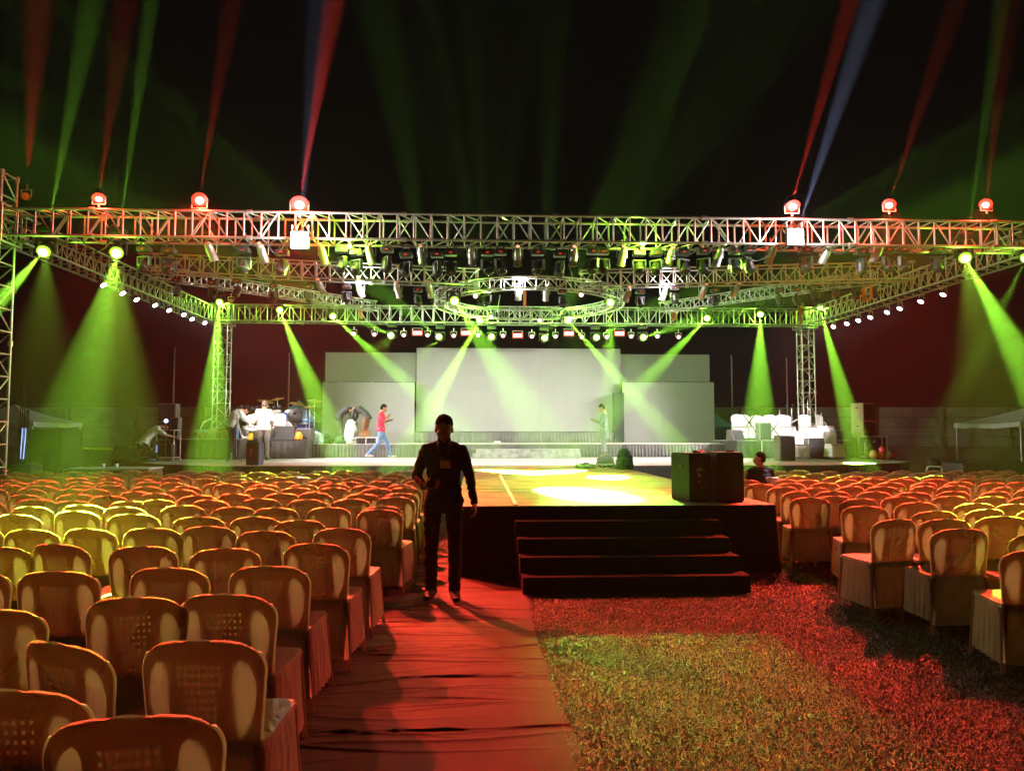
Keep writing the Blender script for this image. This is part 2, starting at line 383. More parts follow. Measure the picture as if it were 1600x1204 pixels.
def strap(px, py, Y, label, h=.35, wd=.07):
    p = PY(px, py, Y); mb = MB()
    for sx in (-1, 1): mb.box((0, sx*.17, 0), (wd, .012, h)); mb.box((0, 0, sx*h/2), (wd, .35, .012))
    o = mb.build('strap', STRAP, None, p); tag(o, label, 'strap', 'orange ratchet straps on the trusses')
strap(564, 488, YB-.35, 'orange strap where the left slanting truss meets the back truss')
strap(1053, 492, YB-.35, 'orange strap where the right slanting truss meets the back truss')
strap(1355, 458, 17.4, 'orange strap on the right side truss crossing')
strap(820, 466, 22.5, 'orange strap hanging from the round truss', .5)
strap(1247, 495, YB-.3, 'orange strap at the top of the right tower', .5)
def tower(name, label, X, Y, z1, s=.42, outr=True):
    t = thing(name, label, 'truss tower', (X, Y, 0), 0, 'truss towers')
    ch, br = truss_mesh((0, 0, .05), (0, 0, z1), s=s, panel=.42, rc=.026, rb=.014)
    ch.build('chords', ALU, t); br.build('bracing', ALU, t)
    b = MB(); b.box((0, 0, .04), (.8, .8, .06), None, .01)
    if outr:
        for sx, sy in ((1, 1), (1, -1), (-1, 1), (-1, -1)):
            b.path([(sx*s/2, sy*s/2, 2.0), (sx*.42, sy*.42, 1.85), (sx*.75, sy*.75, .5), (sx*.8, sy*.8, .03)], .03, 6)
    b.build('base', ALU, t)
    fr = MB()
    for zz in (ZT-.36, ZT+.34):
        for a_, b_ in (((-1, -1), (1, -1)), ((1, -1), (1, 1)), ((1, 1), (-1, 1)), ((-1, 1), (-1, -1))):
            fr.tube((a_[0]*.3, a_[1]*.3, zz), (b_[0]*.3, b_[1]*.3, zz), .025)
    for sx, sy in ((1, 1), (1, -1), (-1, 1), (-1, -1)): fr.tube((sx*.3, sy*.3, ZT-.36), (sx*.3, sy*.3, ZT+.34), .025)
    fr.build('sleeve', ALU, t)
tower('truss_tower', 'back left lattice tower standing behind the tabla platform', XY(342, YB)-.0, YB+.15, ZT+.28)
tower('truss_tower', 'back right lattice tower standing behind the white chairs', XY(1265, YB), YB+.15, ZT+.28)
tower('truss_tower', 'front left lattice tower at the edge with its ladder', XL-.15, YF, 6.4, .46, False)
def ladder():
    X = XL+.18; t = thing('ladder', 'dark step ladder leaning beside the front left tower', 'ladder', (XL-.1, YF-.45, 0))
    for sx in (-.22, .22): MB().tube((sx*1.3+.15, -.45, .0), (sx*.8-.05, .05, 2.0), .03, n=6).build('rail', STEEL, t)
    for k in range(7):
        f = (k+.7)/7.4; MB().tube((-.22*(1.3-.5*f)+.15-.2*f, -.45+.5*f, 2*f), (.22*(1.3-.5*f)+.15-.2*f, -.45+.5*f, 2*f), .02).build('rung', STEEL, t)
ladder()

# ------------------------------------------------------------------ stage
def skirt_mesh(mb, pts, z0, z1, amp=.03, wl=.11, seed=1, flare=.03):
    rnd = random.Random(seed); pts = [Vector((x, y)) for x, y in pts]; cols = []
    for a, b in zip(pts[:-1], pts[1:]):
        d = b-a; L_ = d.length; n = max(2, int(L_/(wl/5))); nr = Vector((d.y, -d.x)).normalized()
        for i in range(n+(1 if b is pts[-1] else 0)):
            s_ = L_*i/n; cols.append((a+d*(i/n), nr, s_))
    ph = 0; vs = []; K = 7
    for i, (p, nr, s_) in enumerate(cols):
        ph += 2*PI/5*rnd.uniform(.6, 1.5); am = amp*(.5+.7*abs(noise.noise(Vector((s_*.8, seed, 0)))))
        for k in range(K):
            f = k/(K-1); z = z1+(z0-z1)*f
            q = p+nr*((am*math.sin(ph+.8*math.sin(f*2+ph*.13))*(.06+.94*f**.7))+flare*f+.010)
            vs.append((q.x, q.y, z))
    fs = [(i*K+k, i*K+k+1, (i+1)*K+k+1, (i+1)*K+k) for i in range(len(cols)-1) for k in range(K-1)]
    mb.add(vs, fs, True); return mb
ZS, ZU = .75, 1.15
def platform(name, label, poly, z0, z1, front, dm, sm, seed=1, cat='stage', th=.06, wl=.11, amp=.03, extra=None):
    t = thing(name, label, cat, (0, 0, 0))
    MB().poly_prism(poly, z1-th, z1).build('deck', dm, t)
    mb = MB(); skirt_mesh(mb, front, z0+.005, z1-.012, amp, wl, seed); mb.build('skirt', sm, t)
    return t
main_poly = [(-8.75, 20.0), (-7.9, 19.1), (-6.2, 18.0), (8.6, 17.75), (11.0, 18.9), (11.7, 19.7), (11.7, 27.5), (-8.75, 27.5)]
platform('main_stage', 'wide low stage deck with pleated black skirt behind the chairs', main_poly, 0, ZS,
         [(-8.75, 27), *main_poly[:6], (11.7, 27)], DECKG, SKIRTB, 3)
UX0, UX1 = XY(452, 23.5), XY(1186, 23.5)
platform('upper_stage', 'raised upper stage with pink grey edge below the screens', [(UX0, 23.45), (UX1, 23.45), (UX1, 27.2), (UX0, 27.2)], ZS, ZU+.02,
         [(UX0, 27), (UX0, 23.45), (UX1, 23.45), (UX1, 27)], DECKP, SKIRTG, 4, amp=.04)
sx0, sx1 = XY(648, 26.2), XY(972, 26.2)
platform('screen_riser', 'skirted riser under the centre screen', [(sx0, 26.1), (sx1, 26.1), (sx1, 27.1), (sx0, 27.1)], ZU+.02, 1.54,
         [(sx0, 27), (sx0, 26.1), (sx1, 26.1), (sx1, 27)], SKIRTG, SKIRTG, 9, 'riser', amp=.04)
st = thing('stage_steps', 'two grey cloth covered steps up to the upper stage', 'steps', (0, 0, 0))
for k, (yy, zz, xa, xb) in enumerate(((22.6, .88, 738, 908), (22.95, 1.02, 744, 906))):
    xa, xb = XY(xa, yy), XY(xb, yy); MB().box(((xa+xb)/2, (yy+23.4)/2, ZS+(zz-ZS)/2+.003), (xb-xa, 23.4-yy, zz-ZS), None, .012).build('step', mat('crumpled_grey_cloth', (.30, .29, .28), .8, 0, .35, 6, .9, 14), st)
# catwalk
KX0, KX1, KY0, KY1 = -.24, 3.32, 8.2, 17.78
t = thing('catwalk', 'long walkway with pale boards and black drape running to the stage', 'catwalk', (0, 0, 0))
mb = MB(); y = KY0; rnd = random.Random(8)
while y < KY1-.1:
    wd = rnd.uniform(.27, .34); y2 = min(KY1-.03, y+wd)
    mb.box(((KX0+KX1)/2+rnd.uniform(-.01, .01), (y+y2)/2, ZS-.025+rnd.uniform(-.004, .004)), (KX1-KX0-rnd.uniform(0, .03), y2-y-.012, .05), Matrix.Rotation(rnd.uniform(-.004, .004), 3, 'Z'), .006); y = y2
mb.build('boards', BOARD, t)
MB().box(((KX0+KX1)/2, (KY0+KY1)/2, ZS-.08), (KX1-KX0-.1, KY1-KY0-.1, .05)).build('subframe', BLK, t)
mb = MB(); skirt_mesh(mb, [(KX0, KY1-.05), (KX0, KY0), (KX1, KY0), (KX1, KY1-.05)], .01, ZS-.01, .02, .16, 5, .05)
DRAPE = mat('black_velour', (.009, .009, .009), .95, 0, .2, 4, .3, 30, .05)
mb.build('skirt', DRAPE, t)
tp = MB().box((.43, 11.0, ZS+.009), (.045, 5.5, .004)); tp.build('tape_strip', mat('white_tape', (.8, .8, .78), .6), t)
st = thing('black_steps', 'black cloth covered steps at the front end of the walkway', 'steps', (0, 0, 0))
for k in range(4):
    yn = 7.18+.25*k; h = .165+.147*k; x0 = .44-.01*k; x1 = 2.66-.012*k
    mbs = MB(); mbs.box(((x0+x1)/2, (yn+8.12)/2-.0, h/2+.004), (x1-x0, 8.12-yn, h), None, .012)
    mbs.build('step', DRAPE, st)
# drum and tabla platforms
px0, px1 = XY(275, 22.4), XY(377, 22.4)
platform('tabla_platform', 'skirted platform carrying the tabla drums at left', [(px0, 22.3), (px1, 22.3), (px1, 24.3), (px0, 24.3)], ZS, 1.33, [(px0, 24), (px0, 22.3), (px1, 22.3), (px1, 24)], SKIRTG, SKIRTB, 11, 'platform', wl=.2)
px0, px1 = XY(418, 22.8), XY(480, 22.8)
platform('drum_platform', 'skirted platform under the drum kit and amplifiers', [(px0, 22.7), (px1, 22.7), (px1, 24.6), (px0, 24.6)], ZS, 1.3, [(px0, 24), (px0, 22.7), (px1, 22.7), (px1, 24)], BLK, SKIRTB, 12, 'platform', wl=.2)
px0, px1 = XY(1148, 22.6), XY(1330, 22.6)
platform('musician_platform', 'dark skirted platform holding the blown out white chairs at right', [(px0, 22.5), (px1, 22.5), (px1, 24.7), (px0, 24.7)], ZS, 1.28, [(px0, 24), (px0, 22.5), (px1, 22.5), (px1, 24)], SKIRTG, SKIRTB, 13, 'platform', wl=.2)
px0, px1 = XY(1502, 19.5), XY(1680, 19.5)
platform('side_platform', 'low black skirted platform in front of the right tent', [(px0, 19.5), (px1, 19.5), (px1, 21), (px0, 21)], 0, .70, [(px0, 21), (px0, 19.5), (px1, 19.5)], BLK, SKIRTB, 14, 'platform')

# screens
def led_screen(px0, px1, y0, y1, Y, label, shine=0):
    a = PY(px0, y1, Y); b = PY(px1, y0, Y); W = b.x-a.x; H = b.z-a.z
    t = thing('led_screen', label, 'screen', (a.x+W/2, Y, a.z), 0, 'grey unlit screens behind the stage')
    nx, nz = max(1, round(W/.5)), max(1, round(H/.5)); mb = MB(); rnd = random.Random(px0)
    for i in range(nx):
        for k in range(nz):
            mb.box((-W/2+W*(i+.5)/nx, .0+rnd.uniform(-.0015, .0015), H*(k+.5)/nz), (W/nx-.002, .05, H/nz-.002))
    mb.build('panel_face', SCREEN, t)
    MB().box((0, .075, H/2), (W-.02, .09, H-.02)).build('cabinet', BLKP, t)
    leg = MB()
    for sx in (-.35, 0, .35): leg.tube((sx*W, .3, -.0), (sx*W, .3, H), .03); leg.tube((sx*W, .3, H*.8), (sx*W, .12, H*.8), .02)
    leg.build('support', STEEL, t)
led_screen(650, 969, 545, 674, 26.6, 'tall wide centre screen standing on the riser')
led_screen(503, 648, 597, 691, 26.3, 'lower left grey screen behind the walking man')
led_screen(508, 650, 551, 596, 26.75, 'upper left grey screen above the lower left one')
led_screen(973, 1115, 597, 692, 26.3, 'lower right grey screen next to the white chairs')
led_screen(968, 1108, 554, 596, 26.75, 'upper right grey screen above the lower right one')
a = PY(957, 690, 26.4); b = PY(972, 614, 26.4)
o = MB().box((0, 0, (b.z-a.z)/2), (b.x-a.x, .3, b.z-a.z), None, .02).build('speaker_column', RUBBER, None, ((a.x+b.x)/2, 26.2, a.z)); tag(o, 'tall narrow dark speaker column between centre and right screens', 'speaker')

# ------------------------------------------------------------------ lamps
def lens_mat(name, col, s): return emat(name, col, s)
def lens_ring(name, inner, si, outer, so, r0, r1):  # saturated rim round a hot centre: halo put into the lens emission
    m, N, L, b = nmat(name); b.inputs['Base Color'].default_value = (.02, .02, .02, 1)
    tc = N.new('ShaderNodeTexCoord'); mp = N.new('ShaderNodeMapping'); mp.inputs['Scale'].default_value = (1, 1, 0); ln_ = N.new('ShaderNodeVectorMath'); ln_.operation = 'LENGTH'
    L.new(tc.outputs['Object'], mp.inputs[0]); L.new(mp.outputs[0], ln_.inputs[0]); mr = N.new('ShaderNodeMapRange'); mr.inputs['From Min'].default_value = r0; mr.inputs['From Max'].default_value = r1
    L.new(ln_.outputs['Value'], mr.inputs[0]); mx = N.new('ShaderNodeMix'); mx.data_type = 'RGBA'; L.new(mr.outputs[0], mx.inputs[0]); mx.clamp_result = False
    mx.inputs[6].default_value = (*[c*si for c in inner], 1); mx.inputs[7].default_value = (*[c*so for c in outer], 1); L.new(mx.outputs[2], b.inputs['Emission Color']); b.inputs['Emission Strength'].default_value = 1
    return m
LG = lens_ring('green_lens', (.85, 1.0, .5), 12, (.45, 1.0, .03), 1.3, .045, .085); LR = lens_ring('red_lamp_lens', (1.0, .6, .45), 9, (1.0, .02, .010), 3.0, .045, .085); LW = lens_mat('white_blinder_lens', (.95, .95, 1.0), 16)
LP = lens_ring('pink_lens', (1.0, .8, .85), 5, (1.0, .12, .22), .9, .035, .06); LPW = lens_mat('pale_lens', (1.0, .86, .95), 6); LS = lens_mat('strobe_tube', (1.0, .88, .84), 6); LSR = lens_mat('strobe_rim', (1.0, .03, .015), 1.6)
LED = lens_mat('red_display', (1.0, .02, .015), .9); LBULB = lens_mat('warm_bulb', (1.0, .35, .16), 1.5)
DLENS = mat('dark_glass', (.02, .02, .022), .12, 0, .1, 5)
def spot(parent, off, d, col, power, ang, blend=.5, r=.04):
    l = bpy.data.lights.new('lamp', 'SPOT'); l.color = col; l.energy = power; l.spot_size = R(ang); l.spot_blend = blend; l.shadow_soft_size = r
    o = bpy.data.objects.new('lamp_light', l); COL.objects.link(o); o.parent = parent; o.location = off
    o.rotation_mode = 'QUATERNION'; o.rotation_quaternion = Vector(d).to_track_quat('-Z', 'Y'); return o
def glow(parent, off, col, power, r=.05):
    l = bpy.data.lights.new('glow', 'POINT'); l.color = col; l.energy = power; l.shadow_soft_size = r
    o = bpy.data.objects.new('lamp_glow', l); COL.objects.link(o); o.parent = parent; o.location = off; return o
FIX = {}
# shared meshes
hd = MB().lathe([(.001, .17), (.07, .165), (.105, .12), (.12, .04), (.115, -.06), (.128, -.09), (.128, -.15), (.112, -.155), (.112, -.135)], n=20)
for k in range(6): hd.box((0, .118, .10-.03*k), (.10, .02, .012))
HEAD = hd.mesh('moving_head_body', BLK)
LENSG = MB().lathe([(.001, -.225), (.045, -.215), (.085, -.185), (.108, -.150), (.111, -.134)], n=20).mesh('lens', LG)
LENSD = MB().lathe([(.001, -.225), (.045, -.215), (.085, -.185), (.108, -.150), (.111, -.134)], n=20).mesh('lens', DLENS)
BASE = MB().box((0, 0, 0), (.30, .24, .12), None, .02).box((0, 0, .08), (.22, .06, .04)).tube((-.08, 0, .08), (-.08, 0, .16), .02).tube((.08, 0, .08), (.08, 0, .16), .02).mesh('base', BLK)
yk = MB(); yk.box((0, 0, -.085), (.33, .12, .04), None, .012)
for sx in (-1, 1): yk.box((sx*.155, 0, -.20), (.035, .10, .25), None, .012)
YOKE = yk.mesh('yoke', BLK)
DISP = MB().box((0, -.125, -.005), (.07, .006, .022)).mesh('display', LED)
def moving_head(pos, d, label, group, lit=None, ang=8, power=None, glowp=90, disp=False, lmat=None, sc=1.0, col=GREEN, scatter=True):
    """pos = lens centre; d = pointing direction"""
    d = Vector(d).normalized(); c = Vector(pos)-d*.15*sc
    t = thing('moving_head_light', label, 'stage light', c, 0, group); t.scale = (sc,)*3
    pan = math.atan2(-d.x, d.y) if abs(d.x)+abs(d.y) > .01 else 0
    place('base', BASE, t, (0, 0, .36)); place('yoke', YOKE, t, (0, 0, .26), Euler((0, 0, pan)))
    h = place('head', HEAD, t, (0, 0, 0), aim(d)); place('lens', (lmat or LENSG) if lit else LENSD, h)
    if disp: place('display', DISP, t, (0, 0, .36))
    if lit:
        if power: spot(t, d*.25, d, col, power*7/ang, ang*1.12, .6, .02)
        if glowp: glow(t, d*.30, col, glowp*.35)
    return t
def beam(px, py, Y, tx, ty, TY=None, TZ=None, ang=7.5, pw=1.0, label='', X=None, group='green moving head lights', sc=1.0, gp=90, up=None):
    p = PY(px, py, Y) if X is None else PX(px, py, X)
    q = PY(tx, ty, TY) if TY is not None else PZ(tx, ty, TZ)
    t = moving_head(p, q-p, label, group, True, ang, P_BEAM*pw, gp, sc=sc)
    FIX[(px, py)] = t
    if up:
        q2 = PY(up[0], up[1], up[2]); d2 = (q2-p).normalized(); spot(t, d2*.62-t_off(t, p), d2, up[5] if len(up) > 5 else GREEN, P_UP*up[3], up[4], .8, .012)
    return t
def t_off(t, p): return Vector(t.location)-Vector(p)
YH = 14.1
beam(68, 393, YH, -182, 676, TY=9, ang=6, pw=.5, label='leftmost green beam lamp under the front truss corner', up=(125, 100, 12.5, 1.0, 7))
beam(182, 395, YH, 72, 838, TZ=.6, ang=7, pw=.25, label='second green beam lamp under the front truss shining down left', up=(228, 60, 12.5, 1.4, 5))
beam(343, 472, YB-.35, 322, 797, TZ=0, ang=6, pw=.8, label='green beam lamp above the back left tower')
beam(437, 484, YB-.35, 568, 797, TZ=0, ang=5, pw=.9, label='left green beam lamp on back truss aimed down right')
beam(520, 494, YB-.35, 791, 736, TZ=ZS, ang=4.2, pw=.65, label='second green beam lamp from the left on the back truss')
beam(611, 524, YB-.3, 330, 384, TY=12, ang=4.5, pw=.16, label='left end green lamp hanging under the back truss')
beam(686, 526, YB-.3, 330, 248, TY=11, ang=5, pw=.13, label='green lamp under the back truss left of the centre screen', up=(610, 120, 13, .5, 4))
beam(768, 526, YB-.3, 705, 60, TY=9, ang=8, pw=.05, label='brightest green lamp under the back truss facing the camera', gp=170, up=(735, 30, 13, .28, 3.2))
beam(851, 528, YB-.3, 1135, 62, TY=9, ang=7, pw=.09, label='green lamp under the back truss right of the red strobe centre', gp=150, up=(865, 30, 13, .35, 4))
beam(932, 527, YB-.3, 1300, 339, TY=11, ang=5, pw=.13, label='green lamp under the back truss right of the vertical beam', up=(1085, 30, 13, .28, 3.2))
beam(1005, 527, YB-.3, 1230, 452, TY=13, ang=4, pw=.18, label='right end green lamp hanging under the back truss', up=(1230, 60, 13, .28, 3.2))
beam(710, 470, 18.1, 908, 770, TZ=ZS, ang=6.5, pw=.42, label='green lamp hanging on the left side of the round truss')
beam(954, 472, 19.6, 950, 745, TZ=ZS, ang=5.5, pw=.3, label='green lamp on the right of the round truss shining straight down')
beam(750, 500, 22.4, 585, 797, TZ=0, ang=5.5, pw=.9, label='green lamp on far side of the round truss aimed down left', gp=300)
beam(887, 500, 22.4, 1146, 797, TZ=0, ang=5, pw=.8, label='green lamp on far side of the round truss aimed down right', gp=300)
beam(1105, 497, YB-.35, 868, 737, TZ=ZS, ang=4.2, pw=.6, label='green beam lamp on back truss right of the centre aimed down left')
beam(1188, 491, YB-.35, 1184, 797, TZ=0, ang=6, pw=.7, label='green beam lamp on back truss shining down on the speaker box')
beam(1281, 480, YB-.35, 1360, 775, TZ=0, ang=5.5, pw=.9, label='green beam lamp above the back right tower')
beam(1508, 403, YH, 1728, 802, TY=8.5, ang=7, pw=.65, label='green beam lamp under the right part of the front truss', up=(1540, 180, 12.5, .6, 5))
beam(1604, 403, YH, 1520, 570, TY=13.2, ang=7, pw=.06, label='rightmost green lamp half cut by the picture edge')
# red flood lamps standing on the front truss
RCAN = MB().lathe([(.001, .16), (.06, .155), (.11, .10), (.125, 0), (.125, -.10), (.118, -.10), (.118, -.085)], n=20).mesh('can', BLKP)
RLENS = MB().lathe([(.001, -.145), (.05, -.138), (.10, -.118), (.150, -.088)], n=20).mesh('lens', LR)  # wider than the can, shaped to carry the painted red halo
YB_ = MB(); YB_.path([(-.15, 0, 0), (-.15, 0, -.2), (.15, 0, -.2), (.15, 0, 0)], .013); YB_.tube((0, 0, -.2), (0, 0, -.27), .025); BRK = YB_.mesh('bracket', STEEL)
def red_lamp(px, py, tx, ty, TY, lab, sc, up=None, pw=1):
    p = PY(px, py, YF-.22); q = PY(tx, 674, TY); q.z = .6; d = (q-p).normalized(); t = thing('red_flood_lamp', lab, 'stage light', p, 0, 'red lamps standing on the front truss')
    t.scale = (sc,)*3; place('bracket', BRK, t); c = place('can', RCAN, t, (0, 0, 0), aim(d)); place('lens', RLENS, c)
    spot(t, d*.2, d, RED, P_RED*pw, 47, 1.0, .05); glow(t, d*.2, RED, 110*sc)
    if up: q2 = PY(up[0], up[1], 12.3); d2 = (q2-p).normalized(); spot(t, d2*.16, d2, RED, P_UP*up[2], up[3], .9, .012)
P_RED = 33000
red_lamp(155, 306, 110, 1100, 10.5, 'leftmost small red lamp on top of the front truss', .8, (180, 120, .35, 8), .35)
red_lamp(312, 310, 300, 1100, 7.2, 'second red lamp from the left on the front truss', .95, (350, 80, .6, 7), .7)
red_lamp(468, 314, 455, 1100, 9.6, 'largest red lamp above the left white blinder', 1.15, (528, -30, 3.0, 8), 1.5)
red_lamp(1237, 318, 1400, 1000, 10, 'red lamp above the right white blinder', .95, (1312, 60, 1.6, 7), .5)
red_lamp(1389, 317, 1400, 1000, 9.0, 'second red lamp from the right on the front truss', .85, (1452, 130, .35, 8), .75)
red_lamp(1541, 317, 1400, 1000, 9.0, 'rightmost red lamp on top of the front truss', .8, (1562, 130, .25, 8), .4)
# white blinders
def blinder(px, py, lab, up, dn):
    p = PY(px, py, YF-.45); t = thing('blinder_light', lab, 'stage light', p, 0, 'white blinders on the front truss')
    MB().box((0, .05, 0), (.34, .10, .34), None, .02).build('housing', BLK, t)
    MB().tube((0, .08, .12), (0, .25, .28), .02).tube((-.15, .05, .1), (-.15, .05, .3), .012).tube((.15, .05, .1), (.15, .05, .3), .012).build('bracket', STEEL, t)
    mb = MB()
    for i in (-1, 1):
        for k in (-1, 1): mb.box((i*.08, -.006, k*.08), (.15, .02, .15), None, .008)
    mb.build('lens', LW, t); glow(t, (0, -.12, 0), (.95, .95, .9), 240, .08); d = Vector((.05, -1, -.35)); spot(t, (0, -.03, 0), d, WHITE, 25, 130, .8, .1)
    for (ux, uy, s_, an) in (up, dn): d2 = (PY(ux, uy, 12.6)-p).normalized(); spot(t, d2*.1, d2, BLUEW, P_UP*s_, an, .9, .012)
blinder(468, 375, 'square white blinder left of centre on the front truss', (486, 160, .45, 8), (468, 600, .05, 8))
blinder(1243, 370, 'square white blinder right of centre on the front truss', (1345, 60, 1.3, 8), (1225, 600, .03, 7))
P_SIDE = 1800; P_WASH = 430
for px, py, lab in ((546, 386, 'tiny green lamp glinting under the front truss left of centre'), (1004, 388, 'tiny green lamp glinting under the front truss right of centre')):
    p = PY(px, py, YF-.1); t = thing('accent_lamp', lab, 'stage light', p, 0, 'tiny green lamps'); MB().ell((0, 0, 0), (.04, .04, .04), nu=12, nv=8).build('bulb', emat('green_bulb', (.5, 1.0, .1), 4), t)
    MB().tube((0, .02, .03), (0, .02, .15), .03).build('holder', BLK, t); glow(t, (0, -.12, 0), GREEN2, 140)
# small pink floods, red strobes under back truss
PCAN = MB().lathe([(.001, .10), (.05, .10), (.075, .06), (.08, 0), (.08, -.06), (.074, -.06), (.074, -.05)], n=16).mesh('can', BLKP)
PLENS = MB().lathe([(.001, -.055), (.073, -.051)], n=16).mesh('lens', LP)
PB = MB(); PB.path([(-.095, 0, 0), (-.095, 0, .13), (.095, 0, .13), (.095, 0, 0)], .008); PB.tube((0, 0, .13), (0, 0, .24), .012); PBRK = PB.mesh('bracket', STEEL)
for i, (px, py) in enumerate([(553, 521), (585, 522), (631, 523), (668, 523), (709, 524), (747, 523), (786, 524), (831, 525), (868, 525), (909, 526), (948, 526), (986, 525), (1027, 525), (1060, 526)]):
    p = PY(px, py, YB-.25); t = thing('pink_flood_lamp', f'{ORD[i]} pink flood lamp from the left in the row under the back truss', 'stage light', p, 0, 'pink floods under the back truss')
    d = Vector((-p.x*.02, -1, -.32)).normalized(); place('bracket', PBRK, t); c = place('can', PCAN, t, (0, 0, 0), aim(d)); place('lens', PLENS, c)
    if i % 3 == 1: spot(t, d*.1, d, PINK, 120, 90, .8)
for i, (px, py, wh) in enumerate([(743, 462, 'hanging inside the left of the round truss'), (908, 460, 'hanging inside the right of the round truss'), (767, 495, 'low between two green lamps left of centre'), (712, 487, 'just below the left green ring lamp'), (843, 500, 'in the middle in front of the back truss'), (925, 490, 'near the vertical green beam at right')]):
    p = PY(px, py, 20.4 if i < 2 else 22.3); t = thing('pink_flood_lamp', f'small pink flood lamp {wh}', 'stage light', p, 0, 'pink floods on the round truss')
    d = Vector((-p.x*.02, -1, -.3)).normalized(); place('bracket', PBRK, t); c = place('can', PCAN, t, (0, 0, 0), aim(d)); place('lens', PLENS, c)
for i, (px, py) in enumerate([(652, 520), (728, 520), (809, 524), (889, 521), (968, 521)]):
    p = PY(px, py, YB-.3); t = thing('strobe_light', f'{ORD[i]} red rimmed white strobe bar from the left under the back truss', 'stage light', p, 0, 'strobe bars under the back truss')
    MB().box((0, .05, 0), (.36, .08, .19), None, .012).build('housing', BLK, t); MB().box((0, .006, 0), (.33, .02, .165)).build('rim', LSR, t)
    MB().box((0, -.008, 0), (.26, .012, .085)).build('tube', LS, t); MB().path([(-.16, .05, 0), (-.16, .05, .16), (.16, .05, .16), (.16, .05, 0)], .01).build('bracket', STEEL, t); spot(t, (0, -.03, 0), Vector(((i-2)*3.4, -12.5, -4.9)), RED, 1800, 44, .9)
# pale pars along the side trusses, aimed across the stage
WLENS = MB().lathe([(.001, -.055), (.073, -.051)], n=16).mesh('lens', LPW)
for side, X, lst in (('left', XL+.05, [(160, 443), (190, 456), (212, 466), (241, 475), (263, 483), (286, 490), (299, 497), (319, 503)]),
                     ('right', XR-.05, [(1303, 509), (1324, 504), (1342, 499), (1361, 494), (1387, 486), (1407, 480), (1440, 469), (1475, 458)])):
    for i, (px, py) in enumerate(lst):
        p = PX(px, py, X); t = thing('wash_lamp', f'{ORD[i]} pale wash lamp from the {"front" if side=="left" else "tower"} under the {side} side truss', 'stage light', p, 0, f'pale wash lamps under the {side} side truss')
        d = Vector((1.4-p.x, 23.5-p.y, -4.0)).normalized(); place('bracket', PBRK, t, (0, 0, 0), Euler((0, 0, R(90)))); c = place('can', PCAN, t, (0, 0, 0), aim(d))
        # lens tilted so its bright face also shows to the seats
        place('lens', WLENS, c)
        d3 = Vector((0, -.75, -.66)) ; c.rotation_quaternion = aim((d+d3).normalized()).to_quaternion()
        if i % 2 == 0: spot(t, d*.14, d, WHITE, P_SIDE, 70, .8)

# polished par cans, front row and row under the middle truss
can = MB().lathe([(.03, .26), (.055, .25), (.075, .20), (.085, .14), (.085, .13), (.092, .12), (.092, -.16), (.10, -.165), (.10, -.18), (.09, -.18), (.088, .05)], n=18)
can.box((0, 0, -.178), (.2, .016, .012)); CAN = can.mesh('can', CHROME)
CBR = MB().path([(-.115, 0, .0), (-.115, 0, .30), (.115, 0, .30), (.115, 0, .0)], .009).tube((0, 0, .30), (0, 0, .42), .013).mesh('bracket', STEEL)
BULB = MB().ell((0, 0, .27), (.045, .045, .03), nu=12, nv=8).mesh('bulb_cap', LBULB)
def par_can(px, py, Y, lab, group, tgt, power=0, sc=1.0, bulb=True, st=None):
    p = PY(px, py, Y); d = (Vector(tgt)-p).normalized(); t = thing('par_can', lab, 'stage light', p, 0, group); t.scale = (sc,)*3; FIX[('par', len([k for k in FIX if k[0] == 'par']))] = t
    place('bracket', CBR, t); c = place('can', CAN, t, (0, 0, 0), aim(d))
    if bulb: place('bulb_cap', BULB, c)
    if power: sd = (Vector(st)-p).normalized(); spot(t, sd*.30, sd, (1, .9, .87), power*1.1, 66, .7, .07)
fl = [(330, 395), (411, 398), (505, 400), (579, 400), (659, 402), (737, 403), (809, 403), (896, 403), (972, 403), (1047, 405), (1122, 403), (1204, 400), (1289, 400), (1369, 399)]
for i, (px, py) in enumerate(fl):
    X = XY(px, YF); tx = 1.2+(X-1.2)*.62; pw = P_WASH if i in (2, 4, 6, 7, 9, 11) else 0
    par_can(px, py, YF+.05, f'{ORD[i]} polished par can from the left under the front truss', 'polished par cans under the front truss', (X+(tx-X)*.45, YF+2.6, .9), pw, .86, i % 5 != 0, (tx, YF+6.5, .9))
for i, (px, py) in enumerate([(502, 450), (563, 455), (622, 455), (672, 455), (810, 459), (853, 460), (980, 462), (1037, 460), (1098, 457), (1148, 455)]):
    X = XY(px, 18); tx = 1.2+(X-1.2)*.5
    par_can(px, py, 18.1, f'{ORD[i]} polished par can from the left under the middle truss', 'polished par cans under the middle truss', (X+(tx-X)*.6, 20.4, .9), 0, .85, i % 3 != 1)
    if i in (1, 4, 7): glow(FIX[('par', 14+i)], (0, -.3, .25), WHITE, 90)  # white point lights added at bulbless cans to whiten the trusses
dl = [(222, 391), (264, 394), (380, 394), (437, 397), (530, 393), (553, 396), (604, 394), (631, 400), (684, 402), (705, 398), (765, 396), (785, 396), (838, 396), (873, 401), (924, 396), (944, 396), (1000, 397), (1023, 397), (1070, 397), (1098, 396), (1150, 395), (1173, 395), (1258, 394), (1346, 398), (1390, 393), (1415, 392), (1465, 394)]
for i, (px, py) in enumerate(dl):
    nm = ORD[i] if i < 24 else ('third last', 'second last', 'last')[i-24]
    p = PY(px, py, YF); p.z -= .26
    moving_head(p+Vector((0, 0, -.1)), (random.uniform(-.5, .5), -.2+random.uniform(-.5, .3), -1), f'{nm} unlit black moving head from the left under the front truss', 'unlit moving heads under the front truss', disp=True, sc=.8)
